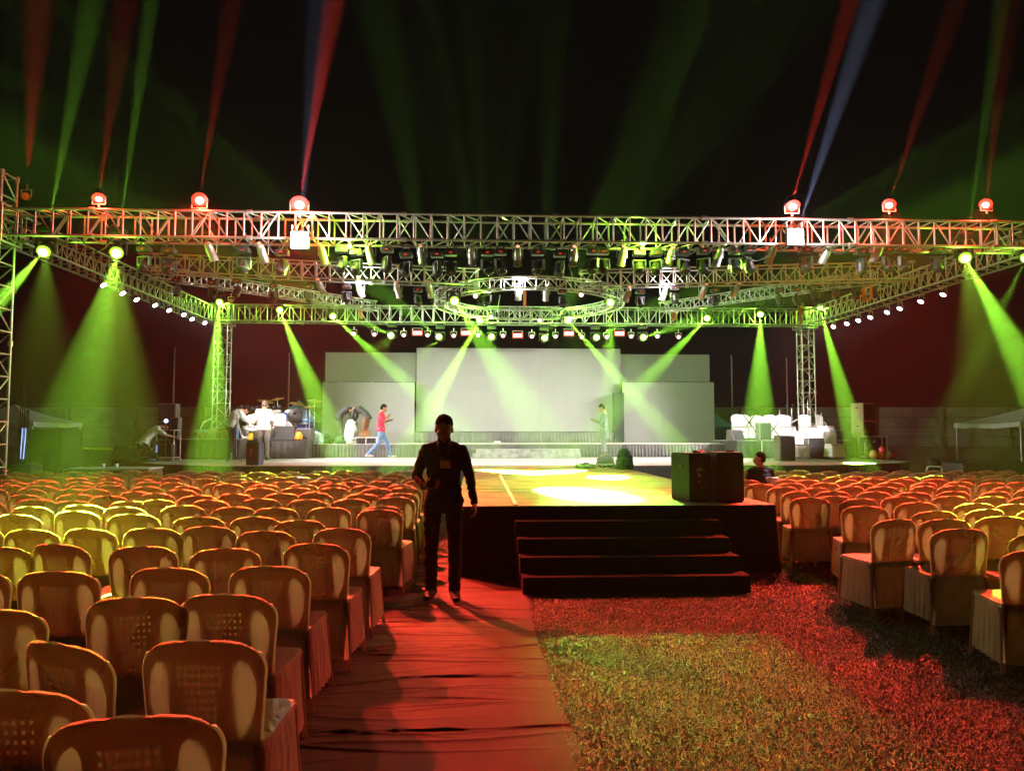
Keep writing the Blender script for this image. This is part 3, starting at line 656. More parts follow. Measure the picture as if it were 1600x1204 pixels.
dl2 = [(274, 440), (332, 444), (368, 441), (428, 449), (484, 450), (542, 450), (655, 455), (760, 455), (880, 458), (1001, 458), (1055, 452), (1117, 456), (1220, 455), (1247, 454), (1274, 447), (1307, 445), (1336, 445), (1366, 443)]
for i, (px, py) in enumerate(dl2):
    p = PY(px, py, 18.0); moving_head(p+Vector((0, 0, -.32)), (random.uniform(-.5, .5), -.2, -1), f'{ORD[i]} unlit black moving head from the left under the middle truss', 'unlit moving heads under the middle truss', disp=True, sc=.7)
rnd = random.Random(12)
for k, px in enumerate((150, 240, 372, 430, 560, 640, 720, 835, 955, 1060, 1180, 1310, 1440)):
    X = XY(px, YF); w_ = rnd.uniform(.35, .9); dp = rnd.uniform(.10, .32); mb = MB(); q = [(X+w_*(j/12-.5), YF-.2+rnd.uniform(-.02, .02), ZT-.27-dp*(1-(2*j/12-1)**2)) for j in range(13)]
    mb.path(q, .011, 5); tag(mb.build('hanging_cable', BLK), f'{ORD[k]} black cable loop from the left drooping under the front truss', 'cable', 'cable loops under the front truss')
# amber lanterns clipped on the trusses
for px, py, Y, lab in ((41, 307, YF, 'amber unlit lamp at the top of the front left tower'), (1251, 480, YB-.4, 'small amber lamp left of the right tower top'), (361, 470, YB-.4, 'small amber lamp right of the left tower top')):
    p = PY(px, py, Y); t = thing('amber_lamp', lab, 'stage light', p, 0); place('bracket', PBRK, t); c = place('can', PCAN, t, (0, 0, 0), aim((.3, -1, -.2)))
    MB().lathe([(.001, -.06), (.073, -.051)], n=14).build('lens', mat('amber_glass', (.55, .25, .05), .25), c)
    if px == 41: d2 = (PY(60, 10, 12.6)-p).normalized(); spot(t, d2*.5, d2, RED, P_UP*.5, 12, .95)  # red sky beam added at this lamp, which is itself unlit
# extra spots added on lamps already modelled, lighting stage chairs, turf, seats and walkway
def extra(key, tgt, col, power, ang, blend):
    t = FIX[key]; p = Vector(t.location); dd = (Vector(tgt)-p).normalized(); spot(t, dd*.38, dd, col, power, ang, blend, .05)
extra(('par', 11), PY(1235, 668, 22.8), WHITE, 7000, 17, .7)
extra(('par', 1), PY(432, 660, 23.5), WHITE, 6500, 17, .8)
extra((887, 500), (1.5, 6.3, 0), (.36, 1, .10), 36000, 8.5, 1.0)
extra((1508, 403), PZ(1590, 796, .8), GREEN2, 170000, 10, .85)
extra((182, 395), PZ(170, 800, .8), GREEN2, 320000, 10.5, .75)
extra((68, 393), PZ(60, 808, .8), GREEN2, 90000, 9.5, .9)
extra((954, 472), (1.6, 12.5, .75), GREEN2, 5500, 26, .9)
extra((611, 524), PZ(360, 795, .8), GREEN2, 60000, 9, .8)
extra((768, 526), (-4.0, 8.0, .8), GREEN2, 500, 30, .9)
extra((851, 528), (5.2, 8.5, .8), GREEN2, 1500, 34, .9)
extra((686, 526), (-3.2, 13.9, .8), GREEN2, 90000, 12, .9)
extra((932, 527), (5.4, 13.9, .8), GREEN2, 90000, 11, .9)

# ------------------------------------------------------------------ haze
hz = MB().box((3, 22, 6), (84, 60, 14)).build('haze', None); hz.data.materials.clear()
hm = bpy.data.materials.new('haze_air'); hm.use_nodes = True; N = hm.node_tree.nodes; N.clear()
ou = N.new('ShaderNodeOutputMaterial'); pv = N.new('ShaderNodeVolumePrincipled'); pv.inputs['Density'].default_value = HAZE; pv.inputs['Anisotropy'].default_value = .25
pv.inputs['Color'].default_value = (.85, .85, .85, 1); hm.node_tree.links.new(pv.outputs[0], ou.inputs['Volume']); hz.data.materials.append(hm)
tag(hz, 'thin smoke haze hanging in the air over the stage and seats', None, None, 'stuff')
# ------------------------------------------------------------------ chairs
def chair_outline():
    pts = [(-.195, .40), (-.205, .50), (-.216, .62), (-.222, .70)]
    for k in range(1, 9):
        a = PI-k*PI/2/8; pts.append((-.092+.130*math.cos(a), .700+.108*math.sin(a)))
    pts += [(-.05, .814), (0, .818), (.05, .814)]
    for k in range(0, 8):
        a = PI/2-k*PI/2/8; pts.append((.092+.130*math.cos(a), .700+.108*math.sin(a)))
    pts += [(.222, .70), (.216, .62), (.205, .50), (.195, .40)]
    return pts
def yback(x, z, off=0):                                    # the back's mid surface: leans back, hollow towards the sitter
    return -.205-(z-.43)*.20+.045*(x/.22)**2*min(1, (z-.3)*2.2)+off
def backrest_mesh():
    RX, RZ0, RZ1 = .0823, .471, .741; xs = sorted([-RX, RX]+[i*.0235+e for i in range(-3, 4) for e in (-.0052, .0052)])
    hz = [RZ1-.015-k*.030 for k in range(9)]; zs = sorted(set([round(z+e, 5) for z in hz for e in (-.0062, .0062)]+[round(.40+.418*k/34, 5) for k in range(35) if min(abs(.40+.418*k/34-z) for z in hz) > .0075]+[.8178]))
    def rows(z):
        if z > .70: q = min(1, (z-.70)/.118); W = .080+.142*math.sqrt(max(0, 1-q*q))
        else: W = .197+(z-.4)/.3*.025
        t = (z-.605)/.137; c = math.sqrt(max(0, 1-t*t)) if abs(t) < 1 else 0; m = .155-.014*((z-.62)/.13)**2 if abs(t) < 1.4 else .135
        m = min(m, W-.012); m = max(m, RX+.004); w2 = .037*c*(1+.25*max(-1, min(1, t))); return W, m-w2, m+w2
    mb = MB()
    for off in (-.005, .005):
        for z0, z1 in zip(zs[:-1], zs[1:]):
            A, B = rows(z0), rows(z1)
            for sx in (-1, 1):
                for u, v in ((0, 2), (1, None)):
                    a0, a1, b0, b1 = (A[0], A[2], B[0], B[2]) if u == 0 else (A[1], RX, B[1], RX)
                    for k in range(2):
                        p = [(a0+(a1-a0)*k/2, z0), (a0+(a1-a0)*(k+1)/2, z0), (b0+(b1-b0)*(k+1)/2, z1), (b0+(b1-b0)*k/2, z1)]
                        mb.add([(sx*x, yback(sx*x, z, off), z) for x, z in p], [(0, 1, 2, 3)])
            hole = any(abs((z0+z1)/2-h) < .004 for h in hz); kk = min(range(9), key=lambda q: abs((z0+z1)/2-hz[q]))
            for i in range(len(xs)-1):
                if hole and i % 2 == 1 and abs(i-7)/2 < 3.3-kk*.13: continue
                mb.add([(x, yback(x, z, off), z) for x, z in ((xs[i], z0), (xs[i+1], z0), (xs[i+1], z1), (xs[i], z1))], [(0, 1, 2, 3)])
    return mb.mesh('backrest', PLAST)
def seat_mesh():
    mb = MB(); mb.box((0, .01, .425), (.43, .43, .03), None, .012)
    for sx in (-1, 1): mb.box((sx*.2, -.19, .415), (.04, .06, .05), None, .01)
    return mb.mesh('seat', PLAST)
def leg_mesh(sx, sy):
    return MB().tube((sx*.23, sy*.225, 0), (sx*.195, sy*.19, .42), .014, .026, 8).mesh('leg', PLAST)
def cover_mesh(seed, wr=1.0):
    rnd = random.Random(seed); mb = MB(); ns = lambda x, y, z, s=6: noise.noise(Vector((x*s+seed*7.3, y*s, z*s)))
    # pocket over the back: outline rings from front sheet over the rim to the back sheet
    out = chair_outline(); out = [p for p in out]
    base = [(x*1.035+0.0, .43 if z <= .405 else z+.006*(z > .6)) for x, z in out]
    n = len(base)
    def fold(x, z): 
        # a few diagonal pulls towards the waist
        s = sum(a*math.exp(-((x*ca+z*sa-c0)/wd)**2) for a, ca, sa, c0, wd in folds); return s*wr
    folds = []
    for k in range(8):
        an = rnd.uniform(-1.1, -.3)*rnd.choice((-1, 1)); ca, sa = math.cos(an), math.sin(an); folds.append((rnd.uniform(-.010, .011), ca, sa, rnd.uniform(-.1, .18)*ca+rnd.uniform(.45, .8)*sa, rnd.uniform(.008, .022)))
    NX, NZ = 30, 34
    def sheet(off, zlo, back):
        vs = []
        for k in range(NZ+1):
            for i in range(NX+1):
                u = -1+2*i/NX; f = k/NZ
                # map the unit square into the outline: width at height z
                z = zlo+(.826-zlo)*f
                if z > .700: q = min(1, (z-.700)/.1265); hw = .086+.144*math.sqrt(max(0, 1-q*q)); hw = hw if q < .95 else hw*(1-(q-.95)/.05*.5)
                elif z > .40: hw = .205+(z-.40)/.30*.025
                else: hw = .205+(.40-z)*.10
                x = u*hw; rim = 1-abs(u)**6; top = min(1, (.826-z)/.022); o_ = off*max(.0, min(rim, 1))*math.sqrt(max(0, top)) if z > .43 else off*(1 if back else rim)
                zz = z-.012*(u*u)*(z > .78)
                y = yback(x, max(z, .43))+o_
                if z < .43: y -= (.43-z)*.14+.010*math.sin(u*11+seed)*(.43-z)/.3
                y += fold(x, z)*(1-u**8)*top+.004*ns(x, y, z)*top
                vs.append((x, y, zz))
        W = NX+1; fs = []
        for k in range(NZ):
            for i in range(NX):
                a = k*W+i; q = (a, a+1, a+W+1, a+W); fs.append(q if back else q[::-1])
        mb.add(vs, fs, True)
    sheet(-.010, .085, True); sheet(.014, .445, False)
    # seat skirt: loop round the seat, pleated, falling almost to the ground; seam at seat height
    K = 9; M_ = 96; vs = []
    hx, hy = .222, .218
    for k in range(K):
        f = k/(K-1); z = .452-f*(.36+.02*math.sin(seed))
        for j in range(M_):
            t = 4*j/M_; s_ = t % 1; q = int(t)
            if q == 0: x, y = -hx+2*hx*s_, hy
            elif q == 1: x, y = hx, hy-2*hy*s_
            elif q == 2: x, y = hx-2*hx*s_, -hy
            else: x, y = -hx, -hy+2*hy*s_
            r = math.hypot(x/hx, y/hy); cr = 1-.07*max(0, r-1.15)/.26
            am = (.010+.012*ns(x, y, 0, 4))*f; ph = math.sin(j*2*PI/M_*26+seed*1.7+2*ns(x, y, f, 3))
            e = 1+.09*f
            x2, y2 = x*cr*e, y*cr*(1+.10*f); ln = math.hypot(x2, y2) or 1
            vs.append((x2*(1+am*ph/ln), y2*(1+am*ph/ln)-.005, z+.006*ns(x, y, z, 5)))
    fs = [(k*M_+j, (k+1)*M_+j, (k+1)*M_+(j+1) % M_, k*M_+(j+1) % M_) for k in range(K-1) for j in range(M_)]
    mb.add(vs, fs, True)
    # seat top
    vs = [(0, 0, .446)]+[(v[0], v[1], v[2]) for v in vs[:M_]]; mb.add(vs, [(0, 1+j, 1+(j+1) % M_) for j in range(M_)], True)
    return mb.mesh('cover', COVER)
COV = [cover_mesh(s, w_) for s, w_ in ((1, .5), (2, 1.3), (3, .9), (4, 2.0), (5, .7), (6, 1.5), (8, 1.1))]; BACKR = backrest_mesh(); SEAT = seat_mesh(); LEGS = [leg_mesh(a, b) for a in (-1, 1) for b in (-1, 1)]
cproto = thing('covered_chair', 'x', 'chair'); COL.objects.unlink(cproto)
def make_chair(x, y, rz, label, group, legs=False, z=0, tilt=0, parts=True):
    t = cproto.copy(); COL.objects.link(t); t.location = (x, y, z); t.rotation_euler = (tilt+random.gauss(0, .012), random.gauss(0, .010), rz); t.scale = (random.uniform(.97, 1.03), random.uniform(.97, 1.03), random.uniform(.985, 1.015)); t['label'] = label; t['group'] = group
    place('cover', COV[random.randrange(7)], t, (0, 0, 0)); 
    if parts: place('backrest', BACKR, t); place('seat', SEAT, t)
    if legs:
        for l in LEGS: place('leg', l, t)
    return t
TOPZ = .83
def blocked(x, y): return False
GL = 'covered chairs left of the aisle'; GR = 'covered chairs right of the aisle'
def chair_from_px(cx, ty, rz): p = PZ(cx, ty, TOPZ); a = R(rz); return p.x-.285*math.sin(a), p.y+.285*math.cos(a), a
near = [[(205, 1120, 4), (-6, 1077, -3)], [(310, 1000, -3), (82, 998, -24), (-130, 1010, 0)], [(205, 930, 2), (347, 927, -5), (-22, 945, 3)],
        [(82, 887, 2), (257, 884, -3), (420, 880, -3), (-60, 888, 0)], [(-10, 849, 0), (86, 849, -14), (221, 850, 2), (350, 853, 12), (491, 850, -4)],
        [(45, 822, -6), (133, 823, -9), (234, 822, 0), (322, 819, 3), (412, 825, 3), (533, 825, -4), (-50, 822, 4)],
        [(20, 801, 0), (115, 797, -5), (205, 803, 3), (308, 806, 4), (398, 806, 2), (468, 808, 6), (592, 793, -9), (-60, 800, 2)]]
NR = 16
for r, row in enumerate(near):
    row = sorted(row, key=lambda q: -q[0]); k0 = 0
    for k, (cx, ty, rz) in enumerate(row):
        x, y, a = chair_from_px(cx, ty, rz)
        make_chair(x, y, a, f'cloth covered chair, {ORD[k]} from the aisle in the {ORD[r]} row from the camera, left block', GL, True)
y = 7.9; r = len(near); rnd = random.Random(4)
while y < 14.6:
    off = rnd.uniform(-.1, .12); x = -.93+off-.02*(y-8); k = 0
    if y > 13.5: x += .1
    while x > -(.66*y+.35) and x > XL+.1 and k < 22:
        if rnd.random() > .03:
            make_chair(x+rnd.uniform(-.03, .03), y+rnd.uniform(-.12, .12)+.05*math.sin(x*1.3+r), R(rnd.gauss(0, 8)), f'cloth covered chair, {ORD[k]} from the aisle in the {ORD[r]} row from the camera, left block', GL, k == 0 and y < 10); k += 1
        x -= rnd.uniform(.455, .53)
    y += .74; r += 1
y = 4.86; r = 0
firsts = {0: (1628, 853, -12), 1: (1506, 823, -2), 2: (1404, 808, 10), 3: (1352, 790, -14), 4: (1306, 773, -16)}
while y < 14.4:
    xe = 3.32+(y-4.4)*.13; k = 0
    if r in firsts:
        x, yy, a = chair_from_px(*firsts[r]); make_chair(x, yy, a, f'cloth covered chair, first from the aisle in the {ORD[r]} row from the camera, right block', GR, True); k = 1; xe = x+.5
    x = xe
    while x < .79*y+.45 and x < XR-.3:
        make_chair(x+rnd.uniform(-.03, .03), y+rnd.uniform(-.1, .1)+.05*math.sin(x*1.1+r), R(rnd.gauss(0, 8)), f'cloth covered chair, {ORD[k]} from the aisle in the {ORD[r]} row from the camera, right block', GR, k < 2 and y < 10); k += 1
        x += rnd.uniform(.46, .54)
    y += .76; r += 1
# chairs on the stage
COVW = mat('white_chair_cloth', (.86, .84, .84), .5, 0, .04, 4, .3, 6)
covw = COV[0].copy(); covw.materials.clear(); covw.materials.append(COVW)
def stage_chair(cx, ty, Y, z, rz, lab):
    x = XY(cx, Y); t = cproto.copy(); COL.objects.link(t); t.location = (x, Y, z); t.rotation_euler = (0, 0, R(rz)); t['label'] = lab; t['group'] = 'white chairs on the stage'; t.name = 'covered_chair'; t.scale = (.92, .9, 1)
    place('cover', covw, t); place('backrest', BACKR, t); place('seat', SEAT, t); return t
for a in ((1155, 0, 23.0, 1.28, 172, 'white covered chair at the left end of the right platform'), (1172, 0, 23.4, 1.28, 205, 'white covered chair turned behind the tilted monitor'),
          (1186, 0, 23.9, 1.28, 180, 'white covered chair behind the green lit speaker'), (1203, 0, 23.5, 1.28, 160, 'white covered chair right of the green lit speaker'),
          (1231, 0, 23.9, 1.28, 180, 'white covered chair in the middle back of the right platform'), (1226, 0, 23.2, 1.28, 178, 'white covered chair centre of the right platform behind a microphone stand'),
          (1262, 0, 23.2, 1.28, 182, 'white covered chair in front of the right tower'), (1290, 0, 23.3, 1.28, 215, 'white covered chair turned sideways at the right end of the platform'),
          (1249, 0, 21.3, ZS, 176, 'white covered chair on the stage floor right of the brown box'), (1303, 0, 21.2, ZS, 186, 'rightmost white covered chair on the stage floor'),
          (391, 0, 23.3, 1.28, 178, 'white covered chair on the drum platform behind the bending man'), (434, 0, 23.2, 1.3, 184, 'white covered chair by the drums above the amplifier')):
    stage_chair(*a)
ct = stage_chair(638, 0, 14.6, 0, 4, 'pale grey covered chair in the front row behind the dark standing man'); ct['group'] = GL
for (cx, nm) in (): pass

# ------------------------------------------------------------------ people
V = Vector
def _unused(P, n=18):
    """lofted torso and limbs from joint dictionary; returns dict of MB"""
    return None
BASEP = dict(pel=V((0, 0, .93)), wst=V((0, .0, 1.06)), chs=V((0, .0, 1.28)), nck=V((0, -.01, 1.44)), hed=V((0, .015, 1.60)),
             sl=V((-.18, -.01, 1.395)), sr=V((.18, -.01, 1.395)), el=V((-.235, -.02, 1.12)), er=V((.235, -.02, 1.12)),
             wl=V((-.25, .05, .88)), wr=V((.25, .05, .88)), hl=V((-.09, 0, .90)), hr=V((.09, 0, .90)), kl=V((-.10, .02, .49)), kr=V((.10, .02, .49)),
             al=V((-.11, -.02, .08)), ar=V((.11, -.02, .08)), face=V((0, 1, 0)), across=V((1, 0, 0)), tl=V((-.03, 1, 0)), tr=V((.03, 1, 0)))
def hand(mb, w, d, palm_n, side, s=1.0, curl=.5):
    """w wrist, d direction of fingers, palm_n normal out of palm, side = vector to thumb"""
    d = d.normalized(); palm_n = palm_n.normalized(); side = (side-d*side.dot(d)).normalized(); c = w+d*.05*s
    M = Matrix((side, d, palm_n)).transposed(); mb.ell(c, (.040*s, .052*s, .017*s), M, 14, 10); mb.cap(w-d*.02, w+d*.03, .024*s, .026*s)
    for k, (o, L_) in enumerate(((.030, .068), (.010, .078), (-.010, .072), (-.029, .056))):
        a = w+d*.088*s+side*o*s; d1 = (d*math.cos(curl)+palm_n*math.sin(curl)); b = a+d1*L_*.5*s; d2 = (d*math.cos(curl*2.2)+palm_n*math.sin(curl*2.2)); e = b+d2*L_*.5*s
        mb.cap(a-d*.02*s, b, .0098*s, .009*s); mb.cap(b, e, .009*s, .0075*s)
    a = w+d*.025*s+side*.03*s; b = a+(side*.8+d*.5+palm_n*.3).normalized()*.038*s; e = b+(d*.9+palm_n*.45).normalized()*.032*s
    mb.cap(a, b, .013*s, .011*s); mb.cap(b, e, .011*s, .009*s)
def head(mb, c, f, up, s=1.0):
    f = (f-up*f.dot(up)).normalized(); x = f.cross(up).normalized(); M = Matrix((x, f, up)).transposed(); q = lambda a, b, e: c+M @ V((a, b, e))*s
    mb.ell(q(0, -.012, .030), (.074*s, .092*s, .080*s), M); mb.ell(q(0, .022, -.022), (.060*s, .068*s, .080*s), M); mb.ell(q(0, .040, -.075), (.040*s, .040*s, .028*s), M)
    mb.ell(q(0, .078, .014), (.050*s, .014*s, .010*s), M); mb.cap(q(0, .086, .006), q(0, .104, -.026), .009*s, .0135*s)
    for a in (-1, 1):
        mb.ell(q(a*.073, -.008, -.006), (.009*s, .018*s, .030*s), M); mb.ell(q(a*.013, .098, -.030), (.009*s, .009*s, .007*s), M); mb.ell(q(a*.042, .060, -.018), (.018*s, .016*s, .016*s), M)
    mb.ell(q(0, .086, -.052), (.023*s, .010*s, .0055*s), M); mb.ell(q(0, .083, -.063), (.020*s, .011*s, .0075*s), M)
    return M, q
def person(label, loc, rz, P={}, shirt=None, trou=None, skin=SKIN, shoe=BLK, sleeve=1, tail=.0, s=1.0, vox=.011, lean=None, hands=None, girth=1.0, hair=HAIR, cap=None, detail=False, scale=1.0, seated=False):
    J = dict(BASEP); J.update({k: V(v) for k, v in P.items()}); t = thing('person', label, 'person', loc, rz); t.scale = (scale,)*3
    ac = J['across'].normalized(); body = MB(); sh = MB(); tr = MB()
    def torso(mb, g, z0=0):
        pts = [J['pel'], (J['pel']+J['wst'])/2, J['wst'], (J['wst']+J['chs'])/2, J['chs'], (J['chs']*.4+J['nck']*.6), J['nck']]
        rx = [.155, .158, .148, .158, .172, .150, .062]; ry = [.115, .112, .102, .108, .118, .088, .058]; rings = []
        for i, p in enumerate(pts):
            a = pts[max(0, i-1)]; b = pts[min(len(pts)-1, i+1)]; tg = (b-a).normalized(); fy = tg.cross(ac).normalized()
            rings.append((p, ac*(rx[i]+g)*girth, fy*(ry[i]+g)*girth))
        mb.loft(rings[z0:])
    torso(body, -.006); torso(sh, .010)
    up = (J['hed']-J['nck']).normalized(); body.cap(J['nck']-up*.03, J['hed']-up*.04, .064, .060)
    M, q = head(body, J['hed'], J['face'], up, 1.09)
    for a, e, w_, h_ in (('sl', 'el', 'wl', -1), ('sr', 'er', 'wr', 1)):
        A, E, W = J[a], J[e], J[w_]; body.cap(A, E, .046, .038); body.cap(E, W, .037, .024)
        sh.cap(J['chs']*.1+J['nck']*.9-up*.01, A, .066, .056); sh.cap(J['chs']*.6+J['nck']*.4, A, .09, .06)
        if sleeve == 1: sh.cap(A, E, .062, .050); sh.cap(E, E+(W-E)*.93, .050, .034)
        else: sh.cap(A, A+(E-A)*(.8), .060, .056)
        d = (W-E).normalized(); fy = ac.cross(up) if False else V((0, 1, 0))
        pn, sd, cu = (hands or {}).get(w_, (V((-h_, 0, 0)), V((0, 1, 0)), .45)); dd = (hands or {}).get(w_+'_d', d); hand(body, W, V(dd), V(pn), V(sd), 1, cu)
    for h_, k_, a_, t_ in (('hl', 'kl', 'al', 'tl'), ('hr', 'kr', 'ar', 'tr')):
        H, K, A, T = J[h_], J[k_], J[a_], J[t_].normalized(); body.cap(H, K, .080, .052); body.cap(K, A, .050, .034)
        body.cap(A+V((0, 0, -.04)), A+T*.10+V((0, 0, -.055)), .026, .018)
        tr.cap(H, K, .098*girth, .066); tr.cap(K, A+V((0, 0, -.012)), .068, .058)
    tr.cap(J['pel']+V((-.07, 0, -.02)), J['pel']+V((.07, 0, -.02)), .115, .115); 
    tg = (J['wst']-J['pel']).normalized(); tr.loft([(J['pel']-tg*.06, ac*.15*girth, tg.cross(ac)*.118), (J['pel']+tg*.06, ac*.160*girth, tg.cross(ac)*.122)])
    if tail: 
        tg2 = tg; fy = tg.cross(ac).normalized(); sh.loft([(J['pel']-tg2*tail, ac*.192*girth, fy*.150), (J['pel']-tg2*(tail-.05), ac*.188*girth, fy*.146), (J['pel'], ac*.180*girth, fy*.136), (J['wst'], ac*.165*girth, fy*.12)])
    place('body', remesh(body, vox, skin, 'body', 1), t)
    place('shirt', remesh(sh, vox, shirt, 'shirt', 2, .010, 9), t); place('trousers', remesh(tr, vox, trou, 'trousers', 2, .010, 8), t)
    hm_ = MB()
    hm_.ell(q(0, -.022, .050), (.086, .098, .086), M, 20, 14); hm_.ell(q(0, -.045, .0), (.077, .068, .075), M)
    if cap is None: place('hair', remesh(hm_, vox*.8, hair, 'hair', 1, .006, 40), t)
    else:
        cm = MB(); cm.ell(q(0, -.016, .052), (.086, .100, .076), M, 20, 14); cm.loft([(q(0, .07, .045), M @ V((.06, 0, 0)), M @ V((0, .04, 0))), (q(0, .13, .035), M @ V((.05, 0, 0)), M @ V((0, .04, 0)))]); place('cap', remesh(cm, vox, cap, 'cap', 1), t)
    for k_, a_, t_ in (('kl', 'al', 'tl'), ('kr', 'ar', 'tr')):
        A, T = J[a_], J[t_].normalized(); sm = MB(); z = V((0, 0, 1)); X_ = T.cross(z)
        sm.loft([(A-T*.075+V((0, 0, -.05)), X_*.030, z*.022), (A-T*.05+V((0, 0, -.035)), X_*.044, z*.052), (A+T*.03+V((0, 0, -.035)), X_*.046, z*.052), (A+T*.12+V((0, 0, -.052)), X_*.046, z*.028), (A+T*.19+V((0, 0, -.058)), X_*.034, z*.018)])
        sm.build('shoe', shoe, t)
    if detail:
        for a in (-1, 1):
            e = MB(); e.ell(q(a*.031, .071, -.002), (.013, .011, .010), M, 12, 8); e.build('eye', mat('eye_white', (.16, .14, .12), .5, 0, .05, 8, 0, 40, .1), t)
            e2 = MB(); e2.ell(q(a*.031, .0805, -.002), (.0058, .004, .0058), M, 10, 8); e2.build('iris', mat('dark_iris', (.01, .008, .006), .1, 0, .05), t)
    return t
C_BLKSH = mat('dark_green_black_shirt', (.012, .018, .013), .9, 0, .2, 5, .4, 60, .08); C_BLKTR = mat('black_trousers', (.007, .007, .008), .9, 0, .2, 5, .4, 60, .08)
C_WHT = mat('white_shirt_cloth', (.72, .72, .70), .8, 0, .06, 5, .4, 40); C_CREAM = mat('cream_shirt_cloth', (.60, .52, .40), .8, 0, .06, 5, .4, 40)
C_NAVY = mat('navy_cloth', (.03, .035, .08), .8, 0, .1, 5, .3, 40); C_GREYT = mat('grey_trouser_cloth', (.22, .20, .18), .85, 0, .1, 5, .3, 40)
C_RED = mat('crimson_shirt_cloth', (.55, .02, .06), .75, 0, .1, 5, .4, 40); C_JEANS = mat('washed_blue_jeans', (.14, .24, .42), .85, 0, .25, 7, .4, 60)
C_DK = mat('charcoal_shirt', (.04, .042, .05), .8, 0, .2, 5, .4, 40); C_OLV = mat('olive_trousers', (.07, .075, .06), .85, 0, .2, 5, .3, 40)
C_PINK = mat('pink_stole', (.50, .10, .14), .8, 0, .2, 5, .4, 40); C_GRN = mat('grey_green_kurta', (.10, .12, .11), .8, 0, .1, 5, .4, 40)
# dark man standing on the carpet, facing the camera (his right arm is on the picture's left)
fm = PZ(690, 936, .0)
Pm = dict(nck=(0, -.01, 1.45), sl=(-.168, -.01, 1.37), sr=(.168, -.01, 1.37), er=(.262, -.04, 1.13), wr=(.165, .17, 1.045), el=(-.245, -.03, 1.12), wl=(-.285, .06, .88),
          hl=(-.095, 0, .90), hr=(.095, 0, .90), kl=(-.105, .03, .49), kr=(.115, .02, .49), al=(-.105, .02, .085), ar=(.085+.03, -.05, .085), tl=(-.12, 1, 0), tr=(.18, 1, 0), hed=(.0, .028, 1.567), face=(.03, 1, -.04))
man = person('dark clothed man standing on the carpet facing the camera with a chest badge', (fm.x+.015, fm.y, .012), PI-math.atan2(-fm.x, fm.y)*0, Pm, C_BLKSH, C_BLKTR, mat('shadowed_dark_skin', (.09, .05, .03), .55, 0, .12, 20), mat('dull_black_shoe', (.01, .01, .01), .8, 0, .1, 8, 0, 40, .1), 1, .13, vox=.0065, detail=True, girth=.97,
             hands={'wr': (V((-.6, .25, .4)), V((-.2, .4, .9)), .75), 'wr_d': V((-.75, .55, .12)), 'wl': (V((1, 0, .1)), V((0, 1, 0)), .5)})
bd = MB(); bd.box((-.02, .150, 1.245), (.094, .004, .066), Matrix.Rotation(R(-4), 3, 'X')); bd.build('badge', mat('tan_badge_card', (.62, .34, .20), .5, 0, .12, 30), man)
ln = MB()
for sx in (-1, 1): ln.path([(sx*.052, .0, 1.47), (sx*.060, .085, 1.42), (sx*.03-.01, .138, 1.33), (-.02, .147, 1.28)], .004, 5)
ln.build('lanyard', BLK, man)
cl = MB()
for sx in (-1, 1): cl.loft([(V((sx*.045, .045, 1.475)), V((.020, .01, 0)), V((0, .006, .022))), (V((sx*.030, .085, 1.435)), V((.016, .006, 0)), V((0, .005, .016)))], 8)
cl.build('collar', C_BLKSH, man)
ph = MB().box((0, 0, 0), (.072, .010, .15), None, .008); pm = man.matrix_world
phone = ph.build('mobile_phone', mat('dark_phone_glass', (.02, .02, .022), .15, 0, .05), None, (fm.x+.015-.09, fm.y-.262, 1.115), Euler((R(-25), R(35), R(20)))); tag(phone, 'black mobile phone held in the hand of the dark standing man', 'phone')
# far people
p = PZ(608, 714, ZS)
person('man in crimson shirt and blue jeans walking across the stage', (XY(606, 24.2)-.05, 22.8, ZS), R(-78), dict(hed=(0, .09, 1.56), nck=(0, .02, 1.42), chs=(0, .02, 1.27), face=(0, 1, -.5), kl=(-.09, .20, .50), al=(-.09, .32, .10), kr=(.09, -.04, .50), ar=(.09, -.40, .13), er=(.2, .08, 1.14), wr=(.06, .22, 1.30), el=(-.2, .08, 1.12), wl=(-.05, .26, 1.18)), C_RED, C_JEANS, SKIN, mat('pale_shoes', (.6, .5, .45), .7), 0, .10, scale=.97)
bend = dict(pel=(0, -.05, .90), wst=(0, .02, 1.03), chs=(0, .22, 1.16), nck=(0, .38, 1.18), hed=(0, .53, 1.12), face=(0, .35, -1), sl=(-.18, .34, 1.14), sr=(.18, .34, 1.14), el=(-.2, .40, .90), er=(.2, .40, .90), wl=(-.12, .50, .72), wr=(.12, .50, .72), hl=(-.09, -.05, .88), hr=(.09, -.05, .88))
person('bending person in grey clothes with a pink cap at the dark bags', (XY(532, 24.3), 24.3, ZU+.02), R(-70), bend, C_DK, C_OLV, SKIN, sleeve=1, tail=.1, cap=C_PINK, scale=.95)
person('bending man in charcoal shirt facing left over the white bag', (XY(571, 24.1), 24.1, ZU+.02), R(75), dict(bend, al=(-.16, -.1, .08), ar=(.16, .12, .08)), C_DK, mat('brown_trousers', (.16, .07, .03), .85), SKIN, sleeve=1, tail=.1, scale=.95)
person('man in white shirt and navy waistcoat bending over the instruments', (XY(390, 23.2)-.15, 22.0, ZS), R(-58), dict(pel=(0, -.05, .92), wst=(0, .0, 1.06), chs=(0, .10, 1.26), nck=(0, .22, 1.36), hed=(0, .36, 1.38), face=(0, .7, -1), sl=(-.18, .18, 1.32), sr=(.18, .18, 1.32), el=(-.22, .34, 1.12), er=(.22, .34, 1.12), wl=(-.15, .56, 1.02), wr=(.15, .56, 1.02)), C_WHT, C_NAVY, SKIN, sleeve=1, tail=.02, scale=1.04, girth=1.1)
